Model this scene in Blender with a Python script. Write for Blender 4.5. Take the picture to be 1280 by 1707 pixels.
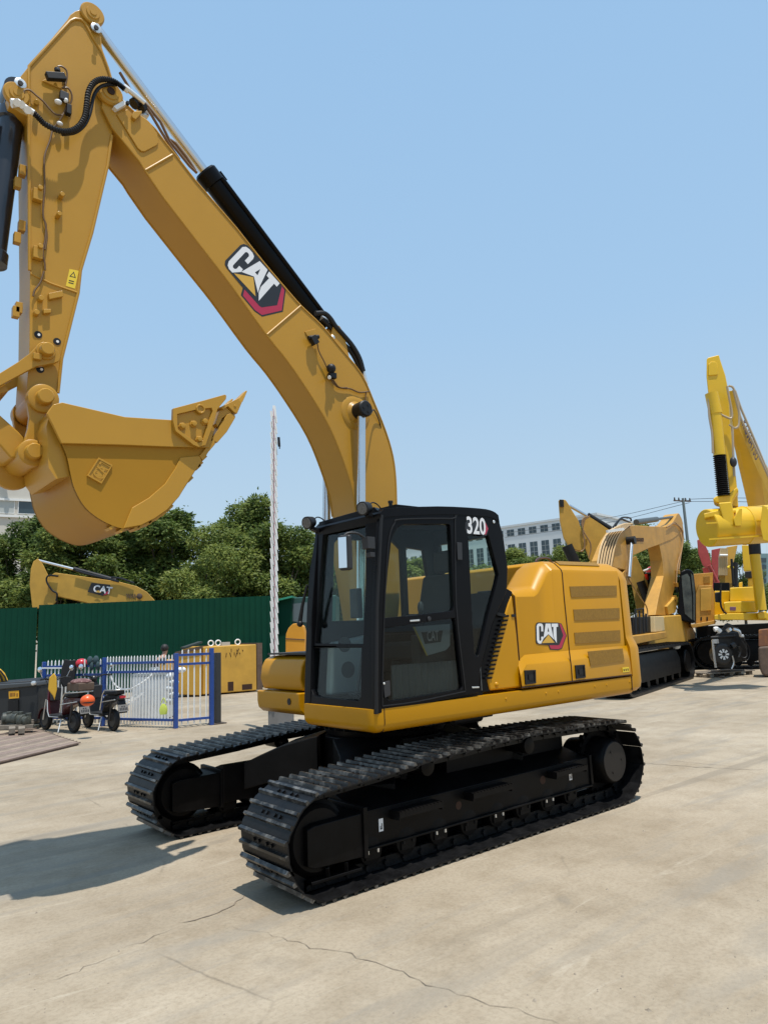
import bpy, bmesh, math, random
from math import sin, cos, pi, radians, sqrt
from mathutils import Vector as V, Matrix
from mathutils.geometry import tessellate_polygon
for o in list(bpy.data.objects): bpy.data.objects.remove(o)
S = bpy.context.scene
COL = S.collection
random.seed(7)

# ------------------------------------------------------------------ camera
FPX, CAM = 1184.556, V((4.88429, 5.98542, 1.89128))
YA, PI_, RO = -2.4464248, 0.16552033, -0.0398327
fw = V((sin(YA)*cos(PI_), cos(YA)*cos(PI_), sin(PI_)))
rt = V((cos(YA), -sin(YA), 0)); up = rt.cross(fw)
RT = rt*cos(RO)+up*sin(RO); UP = up*cos(RO)-rt*sin(RO)
FH = V((fw.x, fw.y, 0)).normalized(); RH = V((FH.y, -FH.x, 0))
cd = bpy.data.cameras.new("camera"); cam = bpy.data.objects.new("camera", cd); COL.objects.link(cam)
M = Matrix((( RT.x, UP.x, -fw.x, CAM.x), (RT.y, UP.y, -fw.y, CAM.y), (RT.z, UP.z, -fw.z, CAM.z), (0, 0, 0, 1)))
cam.matrix_world = M
cd.sensor_fit = 'HORIZONTAL'; cd.sensor_width = 36; cd.lens = 36*FPX/1280
cd.clip_start = 0.05; cd.clip_end = 3000
S.camera = cam

# ------------------------------------------------------------------ light
SUN_TO = V((0.03, 0.25, 1.0)).normalized()
w = bpy.data.worlds.new("World"); S.world = w; w.use_nodes = True
nt = w.node_tree; nt.nodes.clear()
sky = nt.nodes.new('ShaderNodeTexSky'); sky.sky_type = 'NISHITA'; sky.sun_disc = False
sky.sun_elevation = math.asin(SUN_TO.z); sky.sun_rotation = math.atan2(SUN_TO.x, SUN_TO.y)
sky.altitude = 0; sky.air_density = 1.0; sky.dust_density = 2.2; sky.ozone_density = 1.6
bg = nt.nodes.new('ShaderNodeBackground'); bg.inputs[1].default_value = 0.13
wo = nt.nodes.new('ShaderNodeOutputWorld')
# pale summer haze mixed into the physical sky (radiance by elevation)
tcw = nt.nodes.new('ShaderNodeTexCoord'); sx = nt.nodes.new('ShaderNodeSeparateXYZ'); nt.links.new(tcw.outputs['Generated'], sx.inputs[0])
hr = nt.nodes.new('ShaderNodeValToRGB'); nt.links.new(sx.outputs['Z'], hr.inputs[0])
for i, (p, c) in enumerate(((0.0, (0.53, 0.64, 0.725)), (0.14, (0.455, 0.61, 0.745)), (0.40, (0.36, 0.56, 0.785)), (0.75, (0.30, 0.51, 0.77)))):
    e = hr.color_ramp.elements[i] if i < 2 else hr.color_ramp.elements.new(p)
    e.position = p; e.color = (*c, 1)
sc_ = nt.nodes.new('ShaderNodeVectorMath'); sc_.operation = 'SCALE'; sc_.inputs['Scale'].default_value = 1/0.13; nt.links.new(hr.outputs[0], sc_.inputs[0])
mxw = nt.nodes.new('ShaderNodeMixRGB'); mxw.inputs[0].default_value = 0.86; nt.links.new(sky.outputs[0], mxw.inputs[1]); nt.links.new(sc_.outputs[0], mxw.inputs[2])
nt.links.new(mxw.outputs[0], bg.inputs[0]); nt.links.new(bg.outputs[0], wo.inputs[0])
sd = bpy.data.lights.new("sun", 'SUN'); sd.energy = 4.3; sd.angle = radians(0.55); sd.color = (1, 0.95, 0.87)
so = bpy.data.objects.new("sun", sd); COL.objects.link(so)
so.rotation_euler = SUN_TO.to_track_quat('Z', 'Y').to_euler(); so.location = (0, 0, 30)
S.view_settings.view_transform = 'Standard'; S.view_settings.look = 'None'
S.view_settings.exposure = 0.16; S.view_settings.gamma = 1
S.render.engine = 'CYCLES'
S.cycles.max_bounces = 8; S.cycles.transparent_max_bounces = 16

# ------------------------------------------------------------------ geometry helpers
def ray(u, v): return fw + RT*((u-640)/FPX) + UP*((853.5-v)/FPX)
def on(ax, val, u, v):                     # point of a picture ray on an axis plane
    d = ray(u, v); return CAM + d*((val-CAM[ax])/d[ax])
def YP(y, pts): return [on(1, y, *p) for p in pts]
def G(u, v, z=0.0): return on(2, z, u, v)
def F(u, v, d):                            # at horizontal distance d ahead of the camera
    r = ray(u, v); return CAM + r*(d/r.dot(FH))
def W_(u, v, p0, n):                       # on a vertical plane
    r = ray(u, v); return CAM + r*((p0-CAM).dot(n)/r.dot(n))
def ZM(s, ox, oy): return lambda pts: [(ox+x/s, oy+y/s) for x, y in pts]
def smooth(pts, n=6, closed=False):        # Catmull-Rom
    P = [V(p) for p in pts]; out = []; L = len(P)
    for i in range(L if closed else L-1):
        a, b = P[i], P[(i+1) % L]
        p0 = P[(i-1) % L] if (closed or i > 0) else a*2-b
        p3 = P[(i+2) % L] if (closed or i+2 < L) else b*2-a
        for k in range(n):
            t = k/n
            out.append(0.5*((2*a)+(b-p0)*t+(2*p0-5*a+4*b-p3)*t*t+(3*a-p0-3*b+p3)*t**3))
    if not closed: out.append(P[-1])
    return out
def sm2(pts, n=6): return [(p.x, p.y) for p in smooth([(a, b, 0) for a, b in pts], n)]
ORG = {}
class MB:
    def __init__(s): s.v = []; s.f = []; s.m = []
    def add(s, vs, fs, mi=0):
        b = len(s.v); s.v += [V(p) for p in vs]
        for f in fs: s.f.append([b+i for i in f]); s.m.append(mi)
        return s
    def prism(s, pts, ex, mi=0):
        ex = V(ex); n = len(pts); P = [V(p) for p in pts]
        fs = [list(range(n)), list(range(2*n-1, n-1, -1))] + [[i, (i+1) % n, n+(i+1) % n, n+i] for i in range(n)]
        return s.add(P+[p+ex for p in P], fs, mi)
    def holes(s, loops, ex, mi=0):         # outer loop first, then holes
        ex = V(ex); loops = [[V(p) for p in l] for l in loops]
        fl = [p for l in loops for p in l]; N = len(fl)
        # 2-D coords for tessellation
        n = V((0, 0, 0)); L0 = loops[0]
        for i in range(len(L0)): n += L0[i].cross(L0[(i+1) % len(L0)])
        n.normalize(); a = n.orthogonal().normalized(); b = n.cross(a)
        t = tessellate_polygon([[V((p.dot(a), p.dot(b), 0)) for p in l] for l in loops])
        fs = []
        for q in t: fs.append(list(q)); fs.append([i+N for i in reversed(q)])
        k = 0
        for l in loops:
            m = len(l)
            for i in range(m): fs.append([k+i, k+(i+1) % m, N+k+(i+1) % m, N+k+i])
            k += m
        return s.add(fl+[p+ex for p in fl], fs, mi)
    def box(s, c, sz, rz=0, mi=0, M=None):
        c = V(c); hx, hy, hz = sz[0]/2, sz[1]/2, sz[2]/2
        R = M if M is not None else Matrix.Rotation(rz, 3, 'Z')
        vs = [c+R@V((x*hx, y*hy, z*hz)) for x in (-1, 1) for y in (-1, 1) for z in (-1, 1)]
        return s.add(vs, [(0, 1, 3, 2), (4, 6, 7, 5), (0, 4, 5, 1), (2, 3, 7, 6), (0, 2, 6, 4), (1, 5, 7, 3)], mi)
    def bb(s, x0, x1, y0, y1, z0, z1, mi=0): return s.box(((x0+x1)/2, (y0+y1)/2, (z0+z1)/2), (abs(x1-x0), abs(y1-y0), abs(z1-z0)), 0, mi)
    def bar(s, a, b, wd, ht, upv=(0, 0, 1), mi=0):   # box along a segment
        a, b = V(a), V(b); d = (b-a); L = d.length; d.normalize()
        sd_ = d.cross(V(upv)); sd_ = sd_.normalized() if sd_.length > 1e-4 else d.orthogonal().normalized()
        u_ = sd_.cross(d)
        R = Matrix((d, sd_, u_)).transposed()
        return s.box((a+b)/2, (L, wd, ht), M=R, mi=mi)
    def lathe(s, p, d, prof, n=20, mi=0):  # prof: (t along d, radius)
        p, d = V(p), V(d).normalized(); a = d.orthogonal().normalized(); b = d.cross(a)
        vs = []; fs = []; k = len(prof)
        for t, r in prof:
            for i in range(n): vs.append(p+d*t+(a*cos(2*pi*i/n)+b*sin(2*pi*i/n))*max(r, 1e-4))
        for j in range(k-1):
            for i in range(n): fs.append([j*n+i, j*n+(i+1) % n, (j+1)*n+(i+1) % n, (j+1)*n+i])
        fs += [list(range(n-1, -1, -1)), [(k-1)*n+i for i in range(n)]]
        return s.add(vs, fs, mi)
    def cyl(s, a, b, r0, r1=None, n=16, mi=0):
        a, b = V(a), V(b); return s.lathe(a, b-a, [(0, r0), ((b-a).length, r0 if r1 is None else r1)], n, mi)
    def tube(s, path, r, n=8, mi=0, rf=None):
        P = [V(p) for p in path]; vs = []; fs = []; m = len(P)
        t = (P[1]-P[0]).normalized(); a = t.orthogonal().normalized()
        for i in range(m):
            t = (P[min(i+1, m-1)]-P[max(i-1, 0)]).normalized()
            a = (a-t*a.dot(t)); a = a.normalized() if a.length > 1e-5 else t.orthogonal().normalized(); b = t.cross(a)
            rr = rf(i) if rf else r
            for k in range(n): vs.append(P[i]+(a*cos(2*pi*k/n)+b*sin(2*pi*k/n))*rr)
        for i in range(m-1):
            for k in range(n): fs.append([i*n+k, i*n+(k+1) % n, (i+1)*n+(k+1) % n, (i+1)*n+k])
        fs += [list(range(n-1, -1, -1)), [(m-1)*n+k for k in range(n)]]
        return s.add(vs, fs, mi)
    def ell(s, c, r, n=14, m=8, mi=0, M=None):
        c = V(c); R = M if M is not None else Matrix.Identity(3)
        vs = [c+R@V((0, 0, r[2]))]; fs = []
        for j in range(1, m):
            th = pi*j/m
            for i in range(n): vs.append(c+R@V((r[0]*sin(th)*cos(2*pi*i/n), r[1]*sin(th)*sin(2*pi*i/n), r[2]*cos(th))))
        vs.append(c+R@V((0, 0, -r[2])))
        for i in range(n): fs.append([0, 1+i, 1+(i+1) % n])
        for j in range(m-2):
            for i in range(n): fs.append([1+j*n+i, 1+(j+1)*n+i, 1+(j+1)*n+(i+1) % n, 1+j*n+(i+1) % n])
        e = len(vs)-1; b = 1+(m-2)*n
        for i in range(n): fs.append([b+i, e, b+(i+1) % n])
        return s.add(vs, fs, mi)
    def loft(s, rings, mi=0, caps=True):
        n = len(rings[0]); vs = [p for r in rings for p in r]; fs = []
        for j in range(len(rings)-1):
            for i in range(n): fs.append([j*n+i, j*n+(i+1) % n, (j+1)*n+(i+1) % n, (j+1)*n+i])
        if caps: fs += [list(range(n-1, -1, -1)), [(len(rings)-1)*n+i for i in range(n)]]
        return s.add(vs, fs, mi)
    def split(s, name, mats, parent=None, **k):      # every loose piece becomes an object of its own
        par = list(range(len(s.v)))
        def fd(a):
            while par[a] != a: par[a] = par[par[a]]; a = par[a]
            return a
        for f in s.f:
            for i in f[1:]: par[fd(i)] = fd(f[0])
        gr = {}
        for f, mi in zip(s.f, s.m): gr.setdefault(fd(f[0]), []).append((f, mi))
        out = []
        for fs in gr.values():
            ids = sorted({i for f, _ in fs for i in f}); mp = {i: k_ for k_, i in enumerate(ids)}
            q = MB(); q.v = [s.v[i] for i in ids]; q.f = [[mp[i] for i in f] for f, _ in fs]; q.m = [0 for _ in fs]
            mt = mats[fs[0][1]] if isinstance(mats, (list, tuple)) else mats
            out.append(q.build(name, mt, parent, **k))
        return out
    def build(s, name, mats, parent=None, bevel=0, ang=35, seg=2, recalc=True, sub=0):
        if not isinstance(mats, (list, tuple)): mats = [mats]
        o3 = ORG.get(parent, V((0, 0, 0))) if parent is not None else V((0, 0, 0))
        me = bpy.data.meshes.new(name)
        me.from_pydata([tuple(p-o3) for p in s.v], [], s.f)
        for m_ in mats: me.materials.append(m_)
        if len(mats) > 1: me.polygons.foreach_set('material_index', s.m)
        if recalc:
            bm = bmesh.new(); bm.from_mesh(me); bmesh.ops.recalc_face_normals(bm, faces=bm.faces); bm.to_mesh(me); bm.free()
        if ang:
            me.polygons.foreach_set('use_smooth', [True]*len(me.polygons)); me.set_sharp_from_angle(angle=radians(ang))
        o = bpy.data.objects.new(name, me); COL.objects.link(o)
        if parent is not None: o.parent = parent; ORG[o] = o3
        else: ORG[o] = V((0, 0, 0))
        if bevel:
            b = o.modifiers.new('bevel', 'BEVEL'); b.width = bevel; b.segments = seg; b.limit_method = 'ANGLE'; b.angle_limit = radians(32); b.harden_normals = True
        if sub:
            b = o.modifiers.new('sub', 'SUBSURF'); b.levels = sub; b.render_levels = sub
        return o
def tag(o, label, cat, group=None, kind=None):
    if label: o['label'] = label
    if cat: o['category'] = cat
    if group: o['group'] = group
    if kind: o['kind'] = kind
    return o
def thing(name, loc, label, cat, group=None):
    o = bpy.data.objects.new(name, None); COL.objects.link(o); o.location = loc; ORG[o] = V(loc)
    o.empty_display_size = 0.3
    return tag(o, label, cat, group)
def text_poly(mb, txt, o, ux, uy, h, ex, off=0.0, mi=0, sx=1.0):
    """lettering as thin raised geometry: origin o, reading direction ux, up uy, cap height h"""
    c = bpy.data.curves.new("lettering", 'FONT'); c.body = txt; c.offset = off; c.resolution_u = 3
    ob = bpy.data.objects.new("lettering", c); COL.objects.link(ob)
    dg = bpy.context.evaluated_depsgraph_get(); me = bpy.data.meshes.new_from_object(ob.evaluated_get(dg))
    bpy.data.objects.remove(ob); bpy.data.curves.remove(c)
    k = h/0.69; o = V(o); ux = V(ux).normalized(); uy = V(uy).normalized(); ex = V(ex)
    mb.add([o+ux*(v.co.x*k*sx)+uy*(v.co.y*k)+ex for v in me.vertices], [list(p.vertices) for p in me.polygons], mi)
    bpy.data.meshes.remove(me)

# ------------------------------------------------------------------ materials
def mat(name, col, rough=0.5, metal=0.0, coat=0.0, var=0.0, vscale=3.0, rvar=0.0, bump=0.0, bscale=40.0, col2=None, spec=0.5, c2amt=(0.5, 0.7), world=False):
    m = bpy.data.materials.new(name); m.use_nodes = True; t = m.node_tree; L = t.links
    b = t.nodes['Principled BSDF']
    b.inputs['Base Color'].default_value = (*col, 1); b.inputs['Roughness'].default_value = rough
    b.inputs['Metallic'].default_value = metal; b.inputs['Specular IOR Level'].default_value = spec
    if coat: b.inputs['Coat Weight'].default_value = coat; b.inputs['Coat Roughness'].default_value = 0.12
    tc = t.nodes.new('ShaderNodeTexCoord'); gp_ = t.nodes.new('ShaderNodeNewGeometry') if world else None
    src = gp_.outputs['Position'] if world else tc.outputs['Object']
    if var or col2 or rvar:
        n = t.nodes.new('ShaderNodeTexNoise'); n.inputs['Scale'].default_value = vscale; n.inputs['Detail'].default_value = 6
        n.inputs['Roughness'].default_value = 0.62; L.new(src, n.inputs['Vector'])
        r = t.nodes.new('ShaderNodeValToRGB'); e = r.color_ramp.elements
        if col2:
            e[0].position, e[1].position = c2amt; e[0].color = (*col, 1); e[1].color = (*col2, 1)
        else:
            e[0].position, e[1].position = 0.3, 0.7
            e[0].color = (*[c*(1-var) for c in col], 1); e[1].color = (*[min(1, c*(1+var)) for c in col], 1)
        L.new(n.outputs['Fac'], r.inputs[0]); L.new(r.outputs[0], b.inputs['Base Color'])
        if rvar:
            mr = t.nodes.new('ShaderNodeMapRange'); mr.inputs[3].default_value = max(.02, rough-rvar); mr.inputs[4].default_value = rough+rvar
            L.new(n.outputs['Fac'], mr.inputs[0]); L.new(mr.outputs[0], b.inputs['Roughness'])
    if bump:
        n2 = t.nodes.new('ShaderNodeTexNoise'); n2.inputs['Scale'].default_value = bscale; n2.inputs['Detail'].default_value = 4
        L.new(src, n2.inputs['Vector'])
        bp = t.nodes.new('ShaderNodeBump'); bp.inputs['Strength'].default_value = bump; bp.inputs['Distance'].default_value = 0.01
        L.new(n2.outputs['Fac'], bp.inputs['Height']); L.new(bp.outputs[0], b.inputs['Normal'])
    return m
def glass(name, tint, ior=1.5, rough=0.0):
    m = bpy.data.materials.new(name); m.use_nodes = True; t = m.node_tree; L = t.links; t.nodes.clear()
    o = t.nodes.new('ShaderNodeOutputMaterial'); x = t.nodes.new('ShaderNodeMixShader'); lw = t.nodes.new('ShaderNodeLayerWeight'); pw = t.nodes.new('ShaderNodeMath'); pw.operation = 'POWER'; pw.inputs[1].default_value = 4.5; L.new(lw.outputs['Facing'], pw.inputs[0]); f = t.nodes.new('ShaderNodeMath'); f.operation = 'MULTIPLY_ADD'; f.inputs[1].default_value = 0.75; f.inputs[2].default_value = 0.02; L.new(pw.outputs[0], f.inputs[0])
    a = t.nodes.new('ShaderNodeBsdfTransparent'); a.inputs[0].default_value = (*tint, 1)
    g = t.nodes.new('ShaderNodeBsdfGlossy'); g.inputs['Roughness'].default_value = rough
    L.new(f.outputs[0], x.inputs[0]); L.new(a.outputs[0], x.inputs[1]); L.new(g.outputs[0], x.inputs[2]); L.new(x.outputs[0], o.inputs[0])
    return m
YEL = mat('machine_yellow_paint', (0.50, 0.232, 0.0015), 0.36, coat=0.08, spec=.25, var=0.05, vscale=1.3, rvar=0.06, bump=0.02, bscale=90)
YELB = mat('boom_yellow_glare', (0.455, 0.238, 0.027), 0.38, coat=0.06, spec=.3, var=0.05, vscale=1.1, rvar=0.08, bump=0.03, bscale=70)  # greyer than the machine yellow: haze and sky glare put into the base colour
YELO = mat('older_yellow_paint', (0.52, 0.29, 0.04), 0.55, var=0.16, vscale=1.5, rvar=0.1, bump=0.05, bscale=30, col2=None)
YELT = mat('sun_bleached_yellow_paint', (0.47, 0.242, 0.034), 0.55, var=0.2, vscale=1.6, bump=0.04)
YELK = mat('bright_yellow_paint', (0.70, 0.43, 0.008), 0.42, coat=0.15, var=0.07, vscale=1.2, rvar=0.08)
BLK = mat('black_cab_paint', (0.0045, 0.0045, 0.0055), 0.3, spec=.12, var=0.2, rvar=0.08)
BLKU = mat('black_undercarriage_paint', (0.005, 0.0045, 0.0045), 0.45, var=0.5, vscale=4, rvar=0.12, bump=0.08, bscale=25, spec=0.12)
TRK = mat('track_steel', (0.006, 0.006, 0.0065), 0.42, spec=.2, world=True, var=0.6, vscale=9, rvar=0.15, bump=0.15, bscale=60, col2=None)
GRW = mat('worn_grouser_steel', (0.014, 0.0135, 0.013), 0.36, metal=0.3, col2=(0.22, 0.21, 0.19), vscale=7, c2amt=(0.48, 0.72), world=True, rvar=0.12)
RUB = mat('black_rubber', (0.008, 0.008, 0.009), 0.5, bump=0.05, spec=.35)
PLA = mat('dark_plastic', (0.02, 0.02, 0.022), 0.5)
CHR = mat('chromed_steel', (0.66, 0.67, 0.68), 0.27, metal=1.0)
ZNC = mat('zinc_plated_steel', (0.72, 0.72, 0.70), 0.35, metal=0.8)
WHT = mat('white_paint', (0.78, 0.78, 0.76), 0.5, var=0.04)
RED = mat('red_decal', (0.42, 0.02, 0.06), 0.4)
DBLK = mat('black_decal', (0.016, 0.016, 0.018), 0.4)
LETW = mat('white_decal', (0.74, 0.74, 0.75), 0.4)
GOLD = mat('gold_decal', (0.62, 0.36, 0.05), 0.35)
LYEL = mat('yellow_label', (0.78, 0.55, 0.03), 0.45)
SEAM = mat('dark_gap', (0.035, 0.012, 0.004), 0.8)
BRZ = mat('brown_cable', (0.13, 0.065, 0.02), 0.5)
GLS = glass('tinted_cab_glass', (0.88, 0.94, 0.92))
GLD = glass('dark_door_glass', (0.66, 0.71, 0.71))
MIR = mat('mirror_glass', (0.85, 0.86, 0.88), 0.03, metal=1.0)
GRL = mat('grille_mesh', (0.26, 0.135, 0.012), 0.7, var=0.15, vscale=40, bump=0.5, bscale=220)
SEAT = mat('seat_fabric', (0.02, 0.021, 0.023), 0.8, bump=0.2, bscale=150)
CONS = mat('grey_console', (0.20, 0.215, 0.215), 0.6, var=0.05)
PLS = mat('plastic_wrap', (0.55, 0.58, 0.60), 0.35, var=0.12, vscale=6, bump=0.3, bscale=14)
RUST = mat('rusty_steel', (0.17, 0.07, 0.035), 0.75, col2=(0.32, 0.12, 0.03), vscale=4, bump=0.25, bscale=30)
RUSD = mat('brown_worn_steel', (0.10, 0.065, 0.045), 0.7, var=0.3, vscale=5, bump=0.2)
BLU = mat('blue_fence_paint', (0.016, 0.06, 0.26), 0.45, var=0.1, coat=0.1)
GRN = mat('green_sheet_metal', (0.004, 0.046, 0.027), 0.6, spec=.1, var=0.12, vscale=0.8, rvar=0.1)
REDP = mat('red_machine_paint', (0.36, 0.05, 0.045), 0.5, var=0.15)
ORG_ = mat('orange_paint', (0.62, 0.27, 0.015), 0.45, var=0.05)
ORGH = mat('orange_helmet_plastic', (0.70, 0.10, 0.015), 0.35)
REDH = mat('red_helmet_plastic', (0.50, 0.02, 0.035), 0.3)
MAR = mat('maroon_scooter_plastic', (0.06, 0.008, 0.012), 0.35, coat=0.3, var=0.1)
CONC = mat('grey_concrete', (0.17, 0.165, 0.16), 0.9, var=0.12, vscale=3, bump=0.2)
CLOTH = mat('black_cloth', (0.014, 0.014, 0.016), 0.9, bump=0.3, bscale=60)
SKIN = mat('skin', (0.34, 0.19, 0.13), 0.55)
HAIR = mat('black_hair', (0.012, 0.010, 0.009), 0.6, bump=0.3, bscale=120)
WOOD = mat('weathered_wood', (0.20, 0.17, 0.135), 0.85, var=0.25, vscale=8, bump=0.3, bscale=40)
HIVI = mat('neon_yellow_cloth', (0.50, 0.58, 0.10), 0.8)
# ------------------------------------------------------------------ ground
_td = G(560, 1560)-G(40, 1670); TYRE = -math.atan2(_td.y, _td.x)
def ground_material():
    m = bpy.data.materials.new('dusty_concrete'); m.use_nodes = True; t = m.node_tree; L = t.links; N = t.nodes
    b = N['Principled BSDF']; b.inputs['Roughness'].default_value = 0.9; b.inputs['Specular IOR Level'].default_value = 0.25
    tc = N.new('ShaderNodeTexCoord')
    def noise(sc, det=8, rg=0.6, mp=None, dist=0.0):
        n = N.new('ShaderNodeTexNoise'); n.inputs['Scale'].default_value = sc; n.inputs['Detail'].default_value = det
        n.inputs['Roughness'].default_value = rg; n.inputs['Distortion'].default_value = dist
        if mp:
            q = N.new('ShaderNodeMapping'); q.inputs['Rotation'].default_value = (0, 0, mp[0]); q.inputs['Scale'].default_value = (mp[1], mp[2], 1)
            L.new(tc.outputs['Object'], q.inputs[0]); L.new(q.outputs[0], n.inputs[0])
        else: L.new(tc.outputs['Object'], n.inputs[0])
        return n
    def ramp(src, stops):
        r = N.new('ShaderNodeValToRGB'); e = r.color_ramp.elements
        for i, (p, c) in enumerate(stops):
            x = e[i] if i < 2 else e.new(p)
            x.position = p; x.color = (*c, 1)
        L.new(src, r.inputs[0]); return r
    def mix(fac, a, c, mode='MIX'):
        x = N.new('ShaderNodeMixRGB'); x.blend_type = mode
        if isinstance(fac, float): x.inputs[0].default_value = fac
        else: L.new(fac, x.inputs[0])
        L.new(a, x.inputs[1]); L.new(c, x.inputs[2]); return x
    base = ramp(noise(0.35, 8, 0.6).outputs[0], [(0.32, (0.278, 0.226, 0.160)), (0.50, (0.355, 0.294, 0.214)), (0.68, (0.435, 0.367, 0.277))])
    fine = ramp(noise(2.6, 10, 0.7).outputs[0], [(0.28, (0.68, 0.64, 0.58)), (0.55, (1, 1, 1)), (0.8, (1.0, 1.0, 1.0))])
    c = mix(0.7, base.outputs[0], fine.outputs[0], 'MULTIPLY')
    grit = ramp(noise(34, 6, 0.75).outputs[0], [(0.32, (0.62, 0.61, 0.58)), (0.55, (1, 1, 1))])
    c = mix(0.55, c.outputs[0], grit.outputs[0], 'MULTIPLY')
    # scuffs dragged across the yard by the machines (stretched noise)
    s1 = ramp(noise(1.0, 7, 0.65, (radians(38), 0.35, 2.6), 0.4).outputs[0], [(0.52, (0, 0, 0)), (0.66, (1, 1, 1))])
    k1 = N.new('ShaderNodeRGB'); k1.outputs[0].default_value = (0.245, 0.222, 0.185, 1)
    f1 = N.new('ShaderNodeMath'); f1.operation = 'MULTIPLY'; f1.inputs[1].default_value = 0.6; L.new(s1.outputs[0], f1.inputs[0])
    c = mix(f1.outputs[0], c.outputs[0], k1.outputs[0])
    s2 = ramp(noise(1.6, 8, 0.7, (radians(-20), 0.5, 3.4), 0.6).outputs[0], [(0.60, (0, 0, 0)), (0.72, (1, 1, 1))])
    k2 = N.new('ShaderNodeRGB'); k2.outputs[0].default_value = (0.47, 0.41, 0.32, 1)
    f2 = N.new('ShaderNodeMath'); f2.operation = 'MULTIPLY'; f2.inputs[1].default_value = 0.65; L.new(s2.outputs[0], f2.inputs[0])
    c = mix(f2.outputs[0], c.outputs[0], k2.outputs[0])
    s3 = ramp(noise(1.0, 6, 0.6, (TYRE, 0.10, 1.9), 0.25).outputs[0], [(0.53, (0, 0, 0)), (0.60, (1, 1, 1))])
    s3b = ramp(noise(0.22, 3, 0.5).outputs[0], [(0.42, (0, 0, 0)), (0.58, (1, 1, 1))])
    f5 = N.new('ShaderNodeMath'); f5.operation = 'MULTIPLY'; L.new(s3.outputs[0], f5.inputs[0]); L.new(s3b.outputs[0], f5.inputs[1])
    f6 = N.new('ShaderNodeMath'); f6.operation = 'MULTIPLY'; f6.inputs[1].default_value = 0.5; L.new(f5.outputs[0], f6.inputs[0])
    k5 = N.new('ShaderNodeRGB'); k5.outputs[0].default_value = (0.20, 0.17, 0.13, 1)
    c = mix(f6.outputs[0], c.outputs[0], k5.outputs[0])
    st = ramp(noise(0.9, 5, 0.55, (0.4, 1, 1.3), 0.8).outputs[0], [(0.66, (0, 0, 0)), (0.74, (1, 1, 1))])
    k3 = N.new('ShaderNodeRGB'); k3.outputs[0].default_value = (0.20, 0.175, 0.14, 1)
    f3 = N.new('ShaderNodeMath'); f3.operation = 'MULTIPLY'; f3.inputs[1].default_value = 0.45; L.new(st.outputs[0], f3.inputs[0])
    c = mix(f3.outputs[0], c.outputs[0], k3.outputs[0])
    # hair cracks
    vo = N.new('ShaderNodeTexVoronoi'); vo.feature = 'DISTANCE_TO_EDGE'; vo.inputs['Scale'].default_value = 0.33
    wn = noise(1.4, 5, 0.6); q = N.new('ShaderNodeMixRGB'); q.inputs[0].default_value = 0.12; L.new(tc.outputs['Object'], q.inputs[1]); L.new(wn.outputs['Color'], q.inputs[2]); L.new(q.outputs[0], vo.inputs['Vector'])
    cr = ramp(vo.outputs['Distance'], [(0.0, (1, 1, 1)), (0.004, (0, 0, 0))])
    brk = ramp(noise(0.8, 4, 0.5).outputs[0], [(0.5, (0, 0, 0)), (0.62, (1, 1, 1))])
    fm = N.new('ShaderNodeMath'); fm.operation = 'MULTIPLY'; L.new(cr.outputs[0], fm.inputs[0]); L.new(brk.outputs[0], fm.inputs[1])
    fm2 = N.new('ShaderNodeMath'); fm2.operation = 'MULTIPLY'; fm2.inputs[1].default_value = 0.5; L.new(fm.outputs[0], fm2.inputs[0])
    k4 = N.new('ShaderNodeRGB'); k4.outputs[0].default_value = (0.12, 0.10, 0.075, 1)
    c = mix(fm2.outputs[0], c.outputs[0], k4.outputs[0])
    L.new(c.outputs[0], b.inputs['Base Color'])
    bp = N.new('ShaderNodeBump'); bp.inputs['Strength'].default_value = 0.35; bp.inputs['Distance'].default_value = 0.01
    ad = N.new('ShaderNodeMath'); ad.operation = 'ADD'; L.new(noise(3, 10, 0.7).outputs[0], ad.inputs[0]); L.new(noise(45, 5, 0.7).outputs[0], ad.inputs[1])
    L.new(ad.outputs[0], bp.inputs['Height']); L.new(bp.outputs[0], b.inputs['Normal'])
    return m
g = MB(); g.add([(-700, -700, 0), (700, -700, 0), (700, 700, 0), (-700, 700, 0)], [(0, 1, 2, 3)])
tag(g.build('ground', ground_material(), ang=0), None, None, kind='structure')

# cracks in the slab
def crack(pts, wid, name='ground_crack', amp=0.03):
    rnd = random.Random(len(pts)*13+int(pts[0][0])); P = [G(*p, z=0.004) for p in pts]; path = []
    for i in range(len(P)-1):
        n = max(4, int((P[i+1]-P[i]).length/0.06))
        for k in range(n): path.append(P[i].lerp(P[i+1], k/n))
    path.append(P[-1]); vs = []; fs = []; off = 0
    for i, p in enumerate(path):
        t = (path[min(i+1, len(path)-1)]-path[max(0, i-1)]).normalized(); sdv = V((-t.y, t.x, 0))
        off = off*0.75+rnd.uniform(-amp, amp); w_ = wid*rnd.uniform(0.25, 1.1)*min(1, 0.15+4*min(i, len(path)-1-i)/len(path))
        vs += [p+sdv*(off-w_/2), p+sdv*(off+w_/2)]
    for i in range(len(path)-1): fs.append((2*i, 2*i+1, 2*i+3, 2*i+2))
    m = MB(); m.add(vs, fs); o = m.build(name, CRK, ang=0); o['kind'] = 'structure'
CRK = mat('crack_dirt', (0.19, 0.15, 0.11), 0.95, var=0.3, vscale=12)
crack([(392, 1542), (470, 1563), (560, 1592), (680, 1630), (800, 1668), (965, 1712)], 0.0065)
crack([(300, 1540), (345, 1526), (372, 1513), (408, 1492)], 0.018, amp=0.02)
crack([(205, 1583), (250, 1568), (300, 1542)], 0.007)
crack([(85, 1638), (140, 1612), (205, 1583)], 0.006)
crack([(1068, 1272), (1160, 1279), (1281, 1284)], 0.02)

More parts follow.
